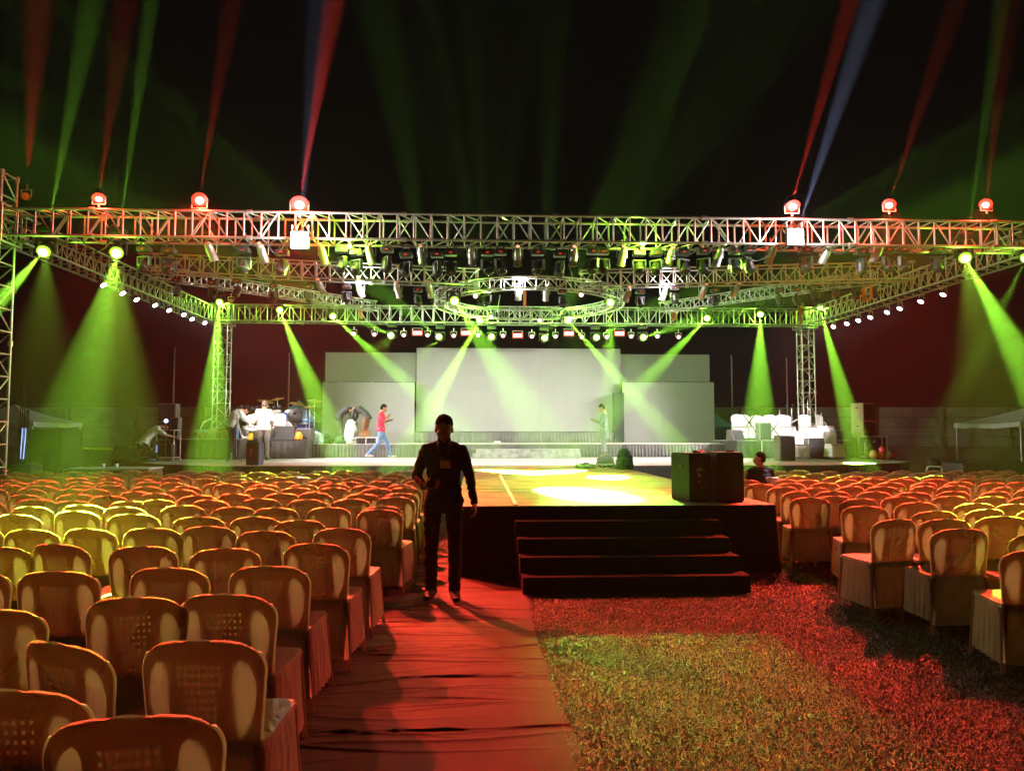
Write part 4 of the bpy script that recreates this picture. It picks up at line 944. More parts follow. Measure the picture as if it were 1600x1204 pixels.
person('man in cream shirt and grey trousers seen from behind on the stage', (XY(412, 21.6), 21.6, ZS), R(4), dict(hed=(0, .09, 1.56), nck=(0, .02, 1.43), el=(-.24, .05, 1.13), er=(.24, .05, 1.13), wl=(-.2, .25, 1.0), wr=(.2, .25, 1.0), face=(0, 1, -.5)), C_CREAM, C_GREYT, SKIN, sleeve=1, tail=.08, hair=mat('brown_grey_hair', (.08, .05, .035), .6), scale=1.0, girth=1.08)
person('man in grey green kurta looking at a phone on the stage', (XY(943, 23.1), 23.0, ZS), R(72), dict(hed=(0, .07, 1.58), face=(0, 1, -.55), er=(.2, .10, 1.14), wr=(.08, .30, 1.20), el=(-.2, .08, 1.12), wl=(-.06, .28, 1.16)), C_GRN, mat('pale_grey_trousers', (.16, .16, .15), .85), SKIN, sleeve=1, tail=.35, scale=.97)
kneel = dict(pel=(0, -.05, .48), wst=(0, .03, .62), chs=(0, .22, .82), nck=(0, .36, .93), hed=(0, .50, .97), face=(0, 1, -.5), sl=(-.18, .30, .88), sr=(.18, .30, .88), el=(-.22, .50, .72), er=(.22, .50, .72), wl=(-.08, .74, .66), wr=(.08, .74, .66),
             hl=(-.1, -.05, .46), hr=(.1, -.05, .46), kl=(-.16, .32, .48), kr=(.16, .26, .12), al=(-.15, .26, .09), ar=(.12, -.24, .12))
person('kneeling man in a white patterned shirt reaching into a rack at left', (XY(226, 20.6), 20.6, ZS), R(-62), kneel, mat('white_patterned_shirt', (.62, .62, .64), .8, 0, .35, 22), C_BLKTR, SKIN, sleeve=0, tail=.05, scale=1.0)
sit = dict(pel=(0, -.10, .56), wst=(0, -.13, .68), chs=(0, -.10, .90), nck=(0, -.05, 1.06), hed=(0, -.02, 1.22), face=(-1, .35, -.1), sl=(-.18, -.07, 1.01), sr=(.18, -.07, 1.01), el=(-.27, -.02, .78), er=(.27, -.02, .78), wl=(-.16, .2, .66), wr=(.16, .2, .66),
           hl=(-.09, -.05, .54), hr=(.09, -.05, .54), kl=(-.12, .38, .52), kr=(.12, .38, .52), al=(-.12, .40, .09), ar=(.12, .40, .09))
person('seated man in black looking left among the front right chairs', (XY(1185, 12.3), 12.3, 0), 0, sit, C_BLKSH, C_BLKTR, SKIN, sleeve=1, scale=.9)

# ------------------------------------------------------------------ stage and floor objects
def speaker_box(name, label, loc, W, D, H, rz=0, m=BLKP, grp=None, grille=-1, wedge=.0, cat='speaker', marks=False):
    t = thing(name, label, cat, loc, rz, grp); b = .015
    mb = MB(); k = wedge; pts = [(-W/2+k*(grille > 0), -D/2), (W/2-k*(grille > 0), -D/2), (W/2-k*(grille < 0)*0, D/2), (-W/2+k*(grille < 0)*0, D/2)]
    if wedge: pts = [(-W/2, -D/2), (W/2, -D/2), (W/2-wedge, D/2), (-W/2+wedge, D/2)] if grille < 0 else [(-W/2+wedge, -D/2), (W/2-wedge, -D/2), (W/2, D/2), (-W/2, D/2)]
    bm = bmesh.new(); vs = [bm.verts.new((x, y, z)) for z in (0, H) for x, y in pts]
    for f in ((3, 2, 1, 0), (4, 5, 6, 7), (0, 1, 5, 4), (1, 2, 6, 5), (2, 3, 7, 6), (3, 0, 4, 7)): bm.faces.new([vs[i] for i in f])
    bmesh.ops.bevel(bm, geom=bm.edges[:], offset=b, segments=2, affect='EDGES'); me = bpy.data.meshes.new('cabinet'); bm.to_mesh(me); bm.free(); me.materials.append(m); place('cabinet', me, t)
    gy = grille*(D/2+.004)
    MB().box((0, gy, H/2), (W-.05-(wedge*2 if (grille > 0) == False and False else 0), .006, H-.06), None, .002).build('grille', RUBBER, t)
    hm_ = MB()
    for sx in (-1, 1): hm_.box((sx*(W/2-wedge/2+.001), 0, H*.72), (.012, .12, .035), None, .004)
    hm_.build('handle', BLK, t)
    return t
WHT = mat('white_print', (.8, .8, .8), .6, 0, .02)
def pa_panel(t, D, H, side):
    y = side*(D/2+.006); pn = MB(); pn.box((-.02, y, H*.50), (.12, .006, H*.62), None, .003); pn.build('connector_panel', BLKP, t)
    mk = MB(); yy = y-.005
    for dx in (-.026, .0, .026): mk.box((-.02+dx, yy, H*.66), (.004, .002, .026))
    mk.box((-.02-.013, yy, H*.66-.012), (.022, .002, .004)); mk.box((-.02+.016, yy, H*.66+.012), (.018, .002, .004)); mk.box((-.02+.016, yy, H*.66), (.018, .002, .003))
    mk.box((-.02, yy, H*.56), (.022, .002, .014)); mk.box((-.016, yy, H*.53), (.014, .002, .01)); mk.box((-.026, yy, H*.42), (.03, .002, .004)); mk.box((-.026, yy, H*.405), (.026, .002, .003))
    mk.build('printed_marks', WHT, t)
s1 = speaker_box('pa_speaker', 'tall black loudspeaker with connector panel on the walkway corner', (XY(1086, 8.65)+.0, 8.75, ZS), .40, .40, .56, R(8), BLKP, 'loudspeakers on the walkway', 1, .07); pa_panel(s1, .40, .56, -1)
s2 = speaker_box('pa_speaker', 'second tall black loudspeaker right of the first on the walkway', (XY(1139, 8.6)-.01, 8.7, ZS), .40, .42, .57, R(-4), BLKP, 'loudspeakers on the walkway', 1, .05)
for sx, (s_, ) in ((0, (s1,)), (0, (s2,))):
    MB().box((.05, .0, .575), (.10, .03, .03), None, .006).build('top_handle', BLKP, s_)
tag(MB().box((0, 0, 0), (.07, .05, .012), None, .004).build('red_marker_light', emat('dim_red_led', (1, .03, .02), 1.1), None, (XY(1096, 8.6), 8.62, ZS+.582)), 'small glowing red marker lying on the left loudspeaker', 'marker light')
t = speaker_box('stage_speaker', 'upright black stage speaker with blue side at left stage front', (XY(402, 18.6), 18.5, ZS), .34, .32, .56, R(-14), mat('blue_black_cabinet', (.03, .06, .12), .4), None, -1, .04); pa_panel(t, .33, .56, -1)
# line stacks left and right
for k in range(3):
    sp = speaker_box('stacked_speaker', f'tall grey speaker stack by the wall at left, {["bottom","middle","top"][k]} box', (XY(255, 23.2), 23.6, ZS+.0+.56*k), .52, .5, .555, R(6), GREYF, 'left speaker stack')
speaker_box('stacked_speaker', 'slim grey column speaker right of the left speaker stack', (XY(271, 23.2), 23.4, ZS), .24, .3, 1.25, 0, GREYF)
TANW = mat('tan_speaker_side', (.36, .25, .16), .7, 0, .15, 5)
for k in range(3):
    speaker_box('stacked_speaker', f'tan sided grey speaker in the right stack, {["bottom","middle","top"][k]} box', (XY(1357, 22.6), 22.9, ZS+.0+.57*k), .50, .5, .565, R(18), TANW if k != 5 else GREYF, 'right speaker stack', -1)
def monitor(label, cx, Y, z, W, D, H, rz, m=BLKP, tilt=R(-20)):
    t = thing('floor_monitor', label, 'monitor speaker', (XY(cx, Y), Y, z), rz)
    mb = MB(); vs = [(-W/2, -D/2, 0), (W/2, -D/2, 0), (W/2, D/2, 0), (-W/2, D/2, 0), (-W/2, -D*.15, H), (W/2, -D*.15, H), (W/2, D*.4, H), (-W/2, D*.4, H)]
    mb.add(vs, [(3, 2, 1, 0), (4, 5, 6, 7), (0, 1, 5, 4), (1, 2, 6, 5), (2, 3, 7, 6), (3, 0, 4, 7)]); mb.build('cabinet', m, t)
    n = V((0, -H, D*.35)).normalized(); a = math.atan2(H, D*.35); MB().box((0, -D*.325, H/2)+tuple() if False else V((0, -D*.325, H/2))+n*.004, (W-.04, .004, math.hypot(H, D*.35)-.05), Matrix.Rotation(-(PI/2-a), 3, 'X')).build('grille', RUBBER, t); return t
monitor('black wedge amplifier on drum platform below the white chair', 445, 22.9, 1.3, .62, .5, .42, R(4))
monitor('dark wedge monitor at the right end of the drum platform', 474, 23.3, 1.3, .56, .5, .36, R(-12), GREYF)
monitor('brown grey wedge monitor at the left end of the right platform', 1149, 22.8, 1.28, .42, .4, .34, R(20), GREYF)
monitor('dark wedge monitor on the floor behind the left table', 198, 20.8, ZS, .6, .5, .4, R(-10))
speaker_box('stage_speaker', 'green lit speaker box on right platform between white chairs', (XY(1192, 22.8), 22.75, 1.28), .38, .35, .56, 0, GREYF)
speaker_box('stage_speaker', 'brown grey box speaker on the stage floor left of white chair', (XY(1223, 20.4), 20.3, ZS), .44, .4, .70, R(3), mat('brown_grey_felt', (.13, .11, .10), .9), None)
speaker_box('stage_speaker', 'small grey box speaker at the right end of the platform', (XY(1306, 22.9), 22.8, 1.28), .32, .3, .32, 0, GREYF)
# skirted table between the two floor chairs
px0, px1 = XY(1259, 21.9), XY(1291, 21.9)
platform('skirted_table', 'small table in crumpled dark cloth between two white chairs', [(px0, 21.7), (px1, 21.7), (px1, 22.3), (px0, 22.3)], ZS, 1.36, [(px0, 22.3), (px0, 21.7), (px1, 21.7), (px1, 22.3)], SKIRTB, SKIRTB, 21, 'table', .03)
# flight case
def flight_case():
    t = thing('flight_case', 'black flight case with shiny edges behind the balloons', 'case', (XY(1366, 21.7), 21.8, ZS), R(-6))
    MB().box((0, 0, .36), (.60, .5, .60), None, .01).build('shell', BLK, t); e = MB()
    for sx in (-1, 1):
        for sy in (-1, 1): e.box((sx*.30, sy*.25, .36), (.035, .035, .62)); e.ell((sx*.3, sy*.25, .66), (.03,)*3, nu=10, nv=6)
        for z in (.06, .66): e.box((0, sx*.25, z), (.6, .03, .03)); e.box((sx*.30, 0, z), (.03, .5, .03))
    e.box((.16, -.258, .36), (.03, .008, .58)); e.build('edging', CHROME, t)
    l = MB(); 
    for z in (.22, .52): l.box((-.06, -.258, z), (.09, .012, .09), None, .004); l.tube((-.09, -.27, z+.0), (-.03, -.27, z), .008)
    l.build('latch', CHROME, t)
    for sx in (-1, 1):
        for sy in (-1, 1): MB().lathe([(.001, -.015), (.03, -.015), (.03, .015), (.001, .015)], (sx*.24, sy*.2, .03), Matrix.Rotation(PI/2, 3, 'X'), 12).build('wheel', BLK, t)
flight_case()
for cx, cy, z, r, c, lab in ((1366, 715, 0, .12, (.80, .42, .55), 'pink balloon at the left of the balloon bunch'), (1375, 715, 0, .11, (.85, .25, .05), 'orange balloon in the middle of the bunch'),
                        (1386, 715, 0, .125, (.72, .82, .45), 'pale green balloon at the front of the bunch'), (1393, 716, 0, .10, (.7, .12, .12), 'red balloon half hidden at the right'), (1376, 708, .15, .11, (.75, .08, .10), 'red balloon on top of the bunch'), (1363, 712, .05, .11, (.85, .50, .15), 'yellow orange balloon behind the pink one')):
    t = thing('balloon', lab, 'balloon', (XY(cx, 21.0), 21.0+random.uniform(-.08, .1), ZS+r*1.1+z), random.random(), 'balloons on the stage')
    m = mat('balloon_rubber', c, .25, 0, .03); MB().lathe([(.001, -r*1.12), (r*.18, -r*1.09), (r*.5, -r*.9), (r*.86, -r*.5), (r, 0), (r*.93, r*.42), (r*.66, r*.76), (r*.3, r*.97), (.001, r)], n=18).build('skin', m, t)
    MB().lathe([(.001, -r*1.1), (r*.1, -r*1.2), (r*.05, -r*1.15)], n=10).build('knot', m, t)
# round fan-like lamp and bracket near right stage end
t = thing('floor_lamp_head', 'round dark unlit lamp standing past the stage end at right', 'stage light', (XY(1458, 19.0), 19.0, 0)); MB().tube((0, 0, 0), (0, 0, .5), .03).box((0, 0, .02), (.4, .4, .04)).build('stand', BLK, t)
MB().lathe([(.001, .14), (.12, .12), (.19, .05), (.20, -.05), (.17, -.10), (.165, -.09)], (0, 0, .68), Matrix.Rotation(R(80), 3, 'X'), 22).build('head', BLKP, t); MB().lathe([(.001, -.1), (.165, -.088)], (0, 0, .68), Matrix.Rotation(R(80), 3, 'X'), 22).build('lens', mat('cloudy_lens', (.25, .22, .2), .3), t)
t = thing('stand_frame', 'pale tubular frame standing behind the front right chairs', 'frame', (XY(1458, 14.9), 14.9, 0)); MB().path([(-.16, 0, 0), (-.16, 0, .80), (-.13, 0, .84), (.13, 0, .84), (.16, 0, .80), (.16, 0, 0)], .016, 8).build('tube', mat('pale_painted_tube', (.6, .7, .5), .5), t)
MB().box((0, .01, .6), (.28, .012, .36)).build('panel', GREYF, t)
# keyboard / X stand, microphone stands
def mic_stand(cx, Y, z, h, lab, boom=.0):
    t = thing('microphone_stand', lab, 'microphone stand', (XY(cx, Y), Y, z), 0, 'microphone stands')
    MB().tube((0, 0, .05), (0, 0, h), .011).build('pole', STEEL, t); f = MB()
    for k in range(3): a = 2*PI*k/3+.4; f.tube((0, 0, .16), (.26*math.cos(a), .26*math.sin(a), .01), .010)
    f.build('tripod', BLK, t); MB().tube((0, 0, h-.02), (boom, -.06, h+.10+abs(boom)*.1), .009).build('boom', BLK, t); c = (boom, -.06, h+.13+abs(boom)*.1); MB().cap((boom, -.05, h+.08), c, .014, .024).build('microphone', BLK, t)
for a in ((1238, 22.9, 1.28, 1.0, 'microphone stand in front of the middle white chairs'), (1263, 21.6, ZS, 1.75, 'tall microphone stand in front of the right tower'), (1219, 22.7, 1.28, .95, 'microphone stand left of the middle white chairs', .2), (1284, 22.7, ZS+.0, 1.4, 'microphone stand right of the skirted table'),
          (370, 21.6, ZS, 1.4, 'tall microphone stand left of the bending man', .12), (363, 20.6, ZS, .25, 'short stand lying low on the left stage'), (478, 24.2, 1.3, 1.0, 'microphone stand beside the blue tent', .1), (1190, 21.0, ZS, .55, 'short microphone stand under the green beam'), (1350, 21.2, ZS, .5, 'short stand at the right end of the stage')):
    mic_stand(*a)
for cx, Y, z, lab in ((1171, 22.8, 1.28+.62, 'black folding cross stand leaning over the left white chairs'), (1209, 22.8, 1.28+.42, 'black folding cross stand between the middle white chairs')):
    t = thing('folding_stand', lab, 'instrument stand', (XY(cx, Y), Y, z-.5), 0, 'folding stands'); mb = MB()
    mb.tube((-.22, 0, .15), (.22, 0, .75), .014).tube((.22, 0.03, .15), (-.22, 0.03, .75), .014).tube((-.22, -.15, .15), (-.22, .15, .15), .014).tube((.22, -.15, .15), (.22, .15, .15), .014).tube((0, -.02, .45), (0, .05, .45), .03); mb.build('tubes', BLK, t)
# tablas and dholak on left platform
def tabla(cx, r, h, c, lab, rz=0, top=None, lying=False):
    t = thing('tabla', lab, 'drum', (XY(cx, 22.7), 22.7, 1.335), rz, 'hand drums on the left platform'); m = mat('drum_shell', c, .5, .1, .15, 10)
    M = Matrix.Rotation(PI/2, 3, 'Y') if lying else None; of = (0, 0, r) if lying else (0, 0, 0); z0 = -h/2 if lying else 0
    MB().lathe([(.001, z0), (r*.7, z0), (r*.98, z0+h*.3), (r, z0+h*.6), (r*.86, z0+h*.95)], of, M, 20).build('shell', m, t); MB().lathe([(r*.9, z0+h*.9), (r*.93, z0+h), (r*.8, z0+h*1.03), (.001, z0+h*1.03)], of, M, 20).build('drum_head', mat('cream_skin', top or (.65, .55, .4), .7), t)
    l = MB()
    for k in range(14):
        a = 2*PI*k/14; p = [V((r*q*1.02*math.cos(a+o), r*q*1.02*math.sin(a+o), z0+h*zz)) for q, zz, o in ((.9, .92, 0), (1.0, .6, .1), (.98, .3, 0), (.72, .02, .1))]; l.path([(M @ x if M else x)+V(of) for x in p], .006, 4)
    l.build('lacing', mat('pale_strap', (.7, .62, .48), .8), t)
tabla(316, .13, .24, (.45, .30, .18), 'small drum with blue cloth at the left end of the row')
tabla(331, .15, .30, (.62, .52, .34), 'cream barrel drum lying second in the row', 0, None, True)
tabla(347, .13, .24, (.50, .38, .22), 'round drum third in the row by the tower')
tabla(358, .16, .30, (.50, .36, .24), 'patterned drum with red cloth at the right of the row', 0, None, True)
def cloth(cx, Y, z, W, c, lab):
    mb = MB(); n = 14; vs = []
    for i in range(n+1):
        for k in range(n+1):
            u, v = -1+2*i/n, -1+2*k/n; rr = max(abs(u), abs(v)); vs.append((u*W, v*W*.7, -.10*max(0, rr-.6)**1.3*2+.012*noise.noise(V((u*3, v*3, cx)))))
    fs = [(i*(n+1)+k, (i+1)*(n+1)+k, (i+1)*(n+1)+k+1, i*(n+1)+k+1) for i in range(n) for k in range(n)]
    o = mb.add(vs, fs, True).build('cloth', mat('drum_cloth', c, .8), None, (XY(cx, Y), Y, z)); tag(o, lab, 'cloth')
cloth(315, 22.7, 1.335+.28, .17, (.12, .35, .6), 'small blue cloth draped over the leftmost drum'); cloth(358, 22.7, 1.335+.335, .19, (.6, .06, .05), 'small red cloth draped over the rightmost drum')
t = thing('water_bottle', 'blue plastic bottle standing at the right end of the tabla platform', 'bottle', (XY(370, 22.5), 22.5, 1.335)); MB().lathe([(.001, 0), (.05, 0), (.055, .05), (.05, .2), (.055, .28), (.02, .33), (.02, .37), (.001, .37)], n=14).build('bottle_body', mat('blue_plastic', (.08, .3, .6), .2), t); MB().lathe([(.024, .36), (.024, .40), (.001, .40)], n=12).build('bottle_cap', WHT, t)
# drum kit
def drum_kit():
    X, Y, Z = XY(440, 24.0), 24.0, 1.3; t = thing('drum_kit', 'drum kit with brass cymbals behind the white chair', 'drum kit', (X, Y, Z)); RM = Matrix.Rotation(PI/2, 3, 'X'); blue = mat('blue_drum_shell', (.05, .12, .35), .3, .1)
    def drum(nm, c, r, h, M): MB().lathe([(.001, -h/2), (r, -h/2), (r, h/2), (.001, h/2)], c, M, 24, False).build(nm, blue if nm != 'bass_drum' else BLK, t); hh = MB(); hh.lathe([(r*1.03, h/2-.03), (r*1.03, h/2+.006), (r*.95, h/2+.008)], c, M, 24).lathe([(r*1.03, -h/2+.03), (r*1.03, -h/2-.006), (r*.95, -h/2-.008)], c, M, 24); hh.build('hoop', CHROME, t); MB().lathe([(.001, h/2+.003), (r*.96, h/2+.003)], c, M, 24).build('drum_skin', mat('drum_head_skin', (.35, .35, .36), .4), t)
    drum('bass_drum', (.1, 0, .32), .30, .40, RM); drum('tom', (-.15, -.1, .80), .15, .22, Matrix.Rotation(R(20), 3, 'X')); drum('tom', (.28, -.1, .80), .16, .24, Matrix.Rotation(R(20), 3, 'X')); drum('floor_tom', (-.55, .1, .40), .20, .40, None); drum('snare', (.62, .1, .58), .18, .15, None)
    BR = mat('brass_cymbal', (.55, .38, .12), .3, .9, .1)
    for cx, cy, z, r, tl in ((-.55, .1, 1.22, .26, 12), (-.20, .2, 1.30, .22, -8), (.42, .2, 1.15, .24, 10), (.85, .1, 1.05, .20, -6), (1.0, .1, 1.24, .22, 8)):
        MB().lathe([(r, 0), (r*.25, .025), (r*.12, .05), (.001, .055)], (cx, cy, z), Matrix.Rotation(R(tl), 3, 'Y') @ Matrix.Rotation(R(12), 3, 'X'), 26).build('cymbal', BR, t); s_ = MB(); s_.tube((cx, cy, z+.05), (cx, cy, .1), .011)
        for k in range(3): a = 2*PI*k/3; s_.tube((cx, cy, .25), (cx+.2*math.cos(a), cy+.2*math.sin(a), .0), .009)
        s_.build('cymbal_stand', STEEL, t)
drum_kit()
t = thing('pedestal_fan', 'round black drum fan facing left in front of the blue tent', 'fan', (XY(461, 23.6), 23.6, 1.3)); MB().tube((0, 0, 0), (0, 0, .55), .03).box((0, 0, .015), (.35, .35, .03)).build('stand', BLK, t); MB().lathe([(.05, .10), (.2, .08), (.24, 0), (.22, -.08), (.05, -.10)], (0, 0, .78), Matrix.Rotation(R(70), 3, 'X'), 22).build('cage', BLKP, t)
# keyboard behind drummers row
t = thing('percussion_rack', 'row of small black instruments on a rack behind the bending man', 'instrument rack', (XY(402, 24.1), 24.1, 1.3)); mb = MB(); mb.box((0, 0, .95), (1.5, .05, .04)); 
for k in range(9): mb.box((-.68+k*.17, 0, 1.02+.02*(k % 3)), (.11, .16, .09), None, .02)
mb.build('instruments', BLK, t); MB().tube((-.6, 0, 0), (-.6, 0, .95), .02).tube((.6, 0, 0), (.6, 0, .95), .02).build('rack_stand', STEEL, t)
# bags
def blob_bag(name, cx, Y, z, dims, m, lab, rz=0, cat='bag', strapm=None):
    t = thing(name, lab, cat, (XY(cx, Y), Y, z), rz); mb = MB(); W, D, H = dims
    mb.loft([(V((0, 0, .01)), V((W*.46, 0, 0)), V((0, D*.46, 0))), (V((0, 0, H*.18)), V((W*.52, 0, 0)), V((0, D*.52, 0))), (V((.01, 0, H*.6)), V((W*.46, 0, 0)), V((0, D*.46, 0))), (V((.0, .01, H*.9)), V((W*.30, 0, 0)), V((0, D*.3, 0))), (V((0, .01, H)), V((W*.1, 0, 0)), V((0, D*.1, 0)))], 22)
    place('bag_body', remesh(mb, max(.008, H*.03), m, 'bag', 2, .02*H/.4, 12), t); MB().path([V((-W*.12, 0, H*.93)), V((-W*.1, 0, H*1.1)), V((W*.1, 0, H*1.1)), V((W*.12, 0, H*.93))], .010).build('handle', strapm or BLK, t)
    MB().box((0, -D*.47, H*.35), (W*.6, D*.16, H*.36), None, .02).build('pocket', m, t); return t
blob_bag('backpack', 975, 15.9, ZS, (.38, .30, .46), mat('green_grey_rucksack', (.06, .10, .07), .8, 0, .3, 8), 'dark backpack standing at the far right corner of the walkway')
blob_bag('duffel_bag', 945, 17.3, ZS, (.42, .4, .30), mat('pale_bag', (.12, .14, .10), .7, 0, .2, 8), 'rounded pale bag left of the backpack')
blob_bag('duffel_bag', 915, 16.6, ZS, (.5, .35, .10), mat('flat_dark_bag', (.05, .07, .05), .8), 'flat dark bag lying at the left end of the cable pile')
def cables(name, cx, Y, z, n, rr, m, lab, seed):
    rnd = random.Random(seed); mb = MB()
    for k in range(n):
        c = V((rnd.uniform(-rr, rr), rnd.uniform(-rr, rr)*.4, .012+.02*rnd.random())); r = rnd.uniform(.08, .2); pts = []
        for j in range(26): a = 2*PI*j/16; pts.append(c+V((r*math.cos(a)*(1+.2*math.sin(k+j*.3)), r*.6*math.sin(a), .012+.05*abs(math.sin(j*.4+k)))))
        mb.path(pts, .010, 5)
    o = mb.build(name, m, None, (XY(cx, Y), Y, z)); return tag(o, lab, 'cable')
cables('cable_pile', 950, 16.2, ZS+.003, 9, .5, mat('pale_cable', (.55, .6, .45), .5), 'tangle of pale cables coiled between the bags', 5)
cables('cable_coil', 968, 15.8, ZS+.003, 5, .25, BLK, 'coils of black cable before the backpack', 6)
blob_bag('white_sack', 548, 24.0, ZU+.02, (.42, .35, .78), mat('white_sack_cloth', (.7, .7, .72), .8), 'tall white cloth bag between the two bending people')
blob_bag('duffel_bag', 511, 24.3, ZU+.02, (.42, .35, .28), mat('green_light_bag_cloth', (.05, .10, .05), .8), 'dark green lit bag on upper stage left of the bending people')  # green light on the bag is put into its cloth colour
blob_bag('duffel_bag', 532, 23.9, ZU+.02, (.34, .35, .25), mat('green_light_bag_cloth2', (.04, .08, .04), .8), 'small dark bag at the feet of the bending people')
blob_bag('plastic_bag', 492, 23.7, ZU+.02, (.55, .4, .40), mat('clear_plastic_film', (.45, .55, .62), .25), 'crumpled clear plastic bag beside the dark monitor')
blob_bag('cloth_bundle', 466, 22.9, 1.3, (.28, .25, .26), mat('orange_yellow_cloth', (.75, .32, .04), .7), 'orange yellow bundle between the two amplifiers')
blob_bag('cloth_bundle', 459, 23.0, 1.3, (.22, .25, .36), mat('red_cloth', (.6, .05, .05), .7), 'red bundle just left of the orange one')
blob_bag('cloth_bundle', 391, 22.9, ZS+.55, (.2, .2, .24), mat('amber_cloth', (.75, .40, .04), .7), 'amber bundle between the two men at left')
# white frame table and wooden box
t = thing('low_frame', 'low white metal frame with trays on the upper stage', 'frame', (XY(573, 23.9), 23.9, ZU+.02)); mb = MB()
for sx in (-.33, 0, .33):
    for sy in (-.15, .15): mb.tube((sx, sy, 0), (sx, sy, .20), .014)
for sy in (-.15, .15): mb.tube((-.33, sy, .2), (.33, sy, .2), .014)
for sx in (-.33, 0, .33): mb.tube((sx, -.15, .2), (sx, .15, .2), .014)
mb.build('frame_tubes', mat('white_tube', (.75, .72, .7), .4), t); MB().box((-.16, 0, .10), (.26, .24, .16), None, .01).box((.17, 0, .10), (.26, .24, .16), None, .01).build('trays', BLK, t)
t = thing('wooden_crate', 'small open brown wooden box on the white frame', 'crate', (XY(570, 23.9), 23.9, ZU+.235), R(8)); mb = MB(); mb.box((0, 0, .012), (.30, .22, .02))
for sy in (-1, 1): mb.box((0, sy*.105, .12), (.30, .014, .2)); mb.box((sy*.145, 0, .12), (.014, .195, .2))
mb.build('box_sides', WOODC, t); MB().box((.04, -.06, .245), (.36, .16, .014), Matrix.Rotation(R(-12), 3, 'Y')).build('lid', WOODC, t)
tag(MB().box((0, 0, .03), (.22, .2, .05), None, .012).build('power_strip', WHT, None, (XY(777, 26.0), 25.9, ZU+.02)), 'small white box on the upper stage before the riser', 'box')
# left side: folding table edge, rack, canopies
t = thing('folding_table', 'long table with a pale edge and black skirt at far left', 'table', (0, 0, 0)); a = PZ(104, 727, .74); b = PZ(238, 728, .74)
Yt = 17.2; x0, x1 = XY(100, Yt), XY(236, Yt); platform_t = MB().box(((x0+x1)/2, Yt+.35, .72), (x1-x0, .8, .04), None, .01).build('table_top', mat('blue_grey_laminate', (.35, .42, .5), .4), t); mb = MB(); skirt_mesh(mb, [(x0+.02, Yt+.7), (x0+.02, Yt), (x1-.02, Yt), (x1-.02, Yt+.7)], .005, .70, .02, .12, 31); mb.build('skirt', SKIRTB, t)
for k, cx in enumerate((163, 184)):
    tt = thing('paper_cup', f'{["left","right"][k]} small blue white cup on the long left table', 'cup', (XY(cx, Yt+.2), Yt+.2, .742)); MB().lathe([(.001, 0), (.03, 0), (.04, .09), (.036, .09), (.028, .01)], n=12).build('cup_wall', mat('blue_white_cup', (.5, .6, .8), .5), tt)
def rack():
    t = thing('equipment_rack', 'open tubular equipment rack with blue lit gear in front of kneeling man', 'rack', (XY(257, 20.9), 20.9, ZS)); mb = MB()
    for sx in (-.3, .35):
        for sy in (-.22, .22): mb.tube((sx, sy, 0), (sx, sy, .85), .016)
    for z in (.1, .85):
        for sy in (-.22, .22): mb.tube((-.3, sy, z), (.35, sy, z), .014)
        for sx in (-.3, .35): mb.tube((sx, -.22, z), (sx, .22, z), .014)
    mb.build('frame', STEEL, t); MB().box((.02, 0, .30), (.5, .36, .34), None, .01).build('mixer', BLKP, t); MB().box((-.12, -.19, .34), (.04, .012, .20)).box((-.2, -.19, .1), (.16, .012, .12)).build('blue_panel', emat('blue_screen_glow', (.25, .45, 1.0), .5), t)
rack()
t = thing('camera_tripod_light', 'small blue white lamp on a thin stand beside the rack', 'lamp', (XY(259, 20.7), 20.7, ZS)); MB().tube((0, 0, 0), (0, 0, 1.05), .02).tube((0, 0, .02), (.2, .1, 0), .012).tube((0, 0, .3), (-.2, -.1, 0), .012).build('stand', BLKP, t); MB().ell((0, 0, 1.1), (.06, .05, .06), nu=14, nv=10).build('bulb', emat('blue_white_bulb', (.5, .65, 1.0), 1.6), t)
def canopy(name, lab, cx, Y, W, eave, peak, m, mp, legs=True, val=.14):
    X = XY(cx, Y); t = thing(name, lab, 'canopy tent', (X, Y, 0)); h = W/2; n = 10; vs = []; fs = []
    mb = MB()
    for q in range(4):
        M = Matrix.Rotation(q*PI/2, 3, 'Z'); vs = []
        for i in range(n+1):
            f = i/n; r = h*(1-f); z = eave+(peak-eave)*(f+.12*math.sin(f*PI)*-1)
            for k in range(7): u = -1+k/3; sag = -.04*(1-u*u)*(1-f); vs.append(M @ V((u*r, -r, z+sag)))
        fs = [(i*7+k, i*7+k+1, (i+1)*7+k+1, (i+1)*7+k) for i in range(n) for k in range(6)]; mb.add(vs, fs, True)
        vs = []
        for k in range(7): u = -1+k/3; sag = -.04*(1-u*u); vs += [M @ V((u*h, -h, eave+sag)), M @ V((u*h*1.01, -h*1.01, eave+sag-val-.02*math.sin(k*2)))]
        mb.add(vs, [(2*k, 2*k+1, 2*k+3, 2*k+2) for k in range(6)], True)
    mb.build('roof', m, t)
    for sx in (-1, 1):
        for sy in (-1, 1): MB().tube((sx*h*.97, sy*h*.97, 0), (sx*h*.97, sy*h*.97, eave), .024).build('leg', mp, t)
    return t
GC = mat('grey_canopy_cloth', (.32, .30, .30), .8, 0, .1, 3); PW = mat('pale_leg_paint', (.5, .5, .5), .5, .3)
canopy('canopy_tent', 'grey pointed canopy tent at the far left by the tower', 22, 24.2, 2.75, 1.86, 2.42, GC, PW)
canopy('canopy_tent', 'grey pointed canopy tent at the far right edge', 1612, 22.5, 3.0, 1.84, 2.36, GC, PW)
BC = mat('blue_tent_cloth', (.22, .45, .88), .8, 0, .08, 3); BC2 = mat('dark_blue_wall_cloth', (.03, .06, .30), .85, 0, .1, 3)
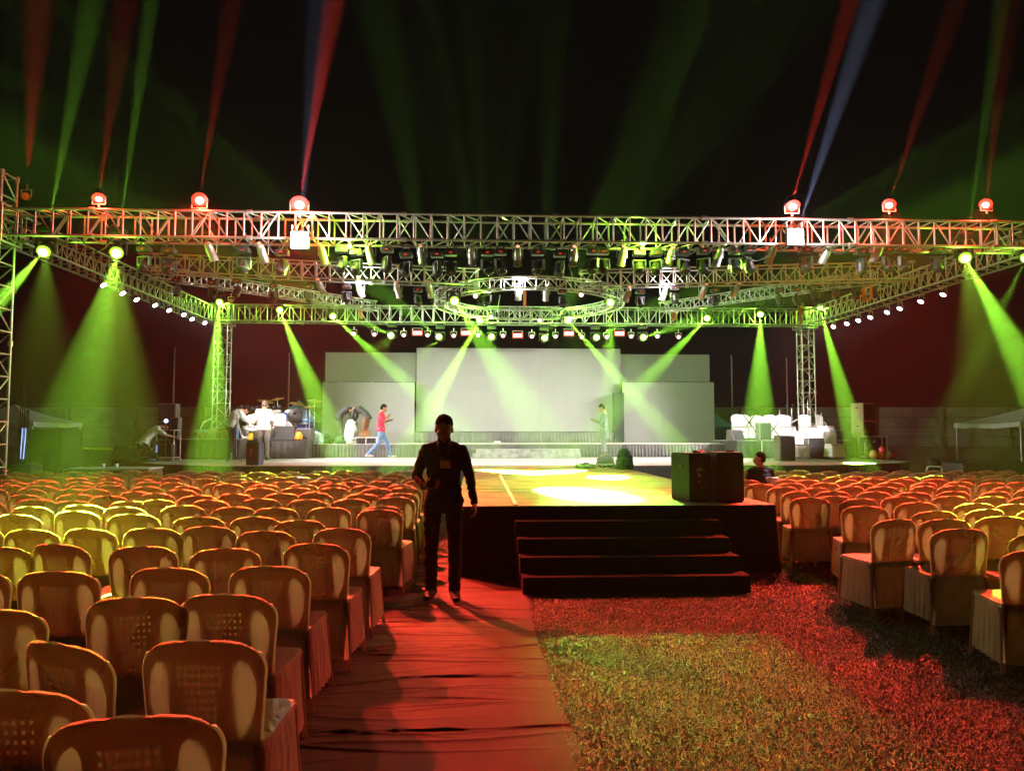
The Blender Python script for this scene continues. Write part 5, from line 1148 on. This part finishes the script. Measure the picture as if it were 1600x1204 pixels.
def blue_tent(cx, px0, px1, Y, eave, peak, lab):
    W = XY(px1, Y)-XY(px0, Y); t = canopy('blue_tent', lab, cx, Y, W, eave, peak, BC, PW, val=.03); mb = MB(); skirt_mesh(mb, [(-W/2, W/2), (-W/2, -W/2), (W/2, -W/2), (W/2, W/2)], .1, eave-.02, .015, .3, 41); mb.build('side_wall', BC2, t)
blue_tent(467, 425, 508, 27.5-.0, 1.93, 2.72, 'bright blue pointed tent behind the drum kit'); blue_tent(1118, 1090, 1141, 27.6, 1.75, 2.25, 'small blue tent behind the right screen edge')
t = thing('black_drape_box', 'tall equipment stack draped in black under the left canopy', 'draped stack', (XY(72, 19.6), 19.8, 0)); mb = MB(); skirt_mesh(mb, [(-.55, .5), (-.55, -.4), (.55, -.4), (.55, .5)], .01, 1.62, .03, .2, 51); mb.build('drape', DRAPE, t); MB().box((0, .05, 1.6), (1.08, .88, .04), None, .01).build('top', DRAPE, t)
for k, cx in enumerate((30, 38)):
    a = PY(cx, 718, 18.6); h = PY(cx, 640 if k else 600, 18.6).z-a.z; t = thing('hanging_cable', f'{["left","right"][k]} bundle of thin cables hanging by the front left tower', 'cable', (a.x, 18.6, a.z)); mb = MB()
    for j in range(3): mb.path([(j*.05-.05, 0, 0), (j*.05-.03, .02, h*.5), (j*.03, 0, h*1.0)], .012, 5)
    mb.build('strands', BLKP, t)
t = thing('light_tube', 'vertical bluish glowing tube beside the front left tower base', 'lamp', (XY(37, 18.8), 18.8, PY(37, 715, 18.8).z)); MB().box((0, 0, .35), (.09, .06, .76), None, .01).build('tube', emat('blue_tube_glow', (.35, .5, 1.0), 1.2), t); MB().box((0, .05, .35), (.14, .05, .8)).build('housing', BLK, t)
t = thing('power_box', 'low black amplifier rack with a red indicator by the left tower', 'rack', (XY(30, 16.8), 16.8, 0)); MB().box((0, 0, .42), (.8, .5, .84), None, .02).build('case', BLKP, t); MB().box((-.1, -.255, .72), (.10, .01, .035)).build('indicator', LED, t)
for k in range(2): MB().box((0, -.254, .62-k*.14), (.7, .008, .05)).build('rack_panel', STEEL, t)
#@@END
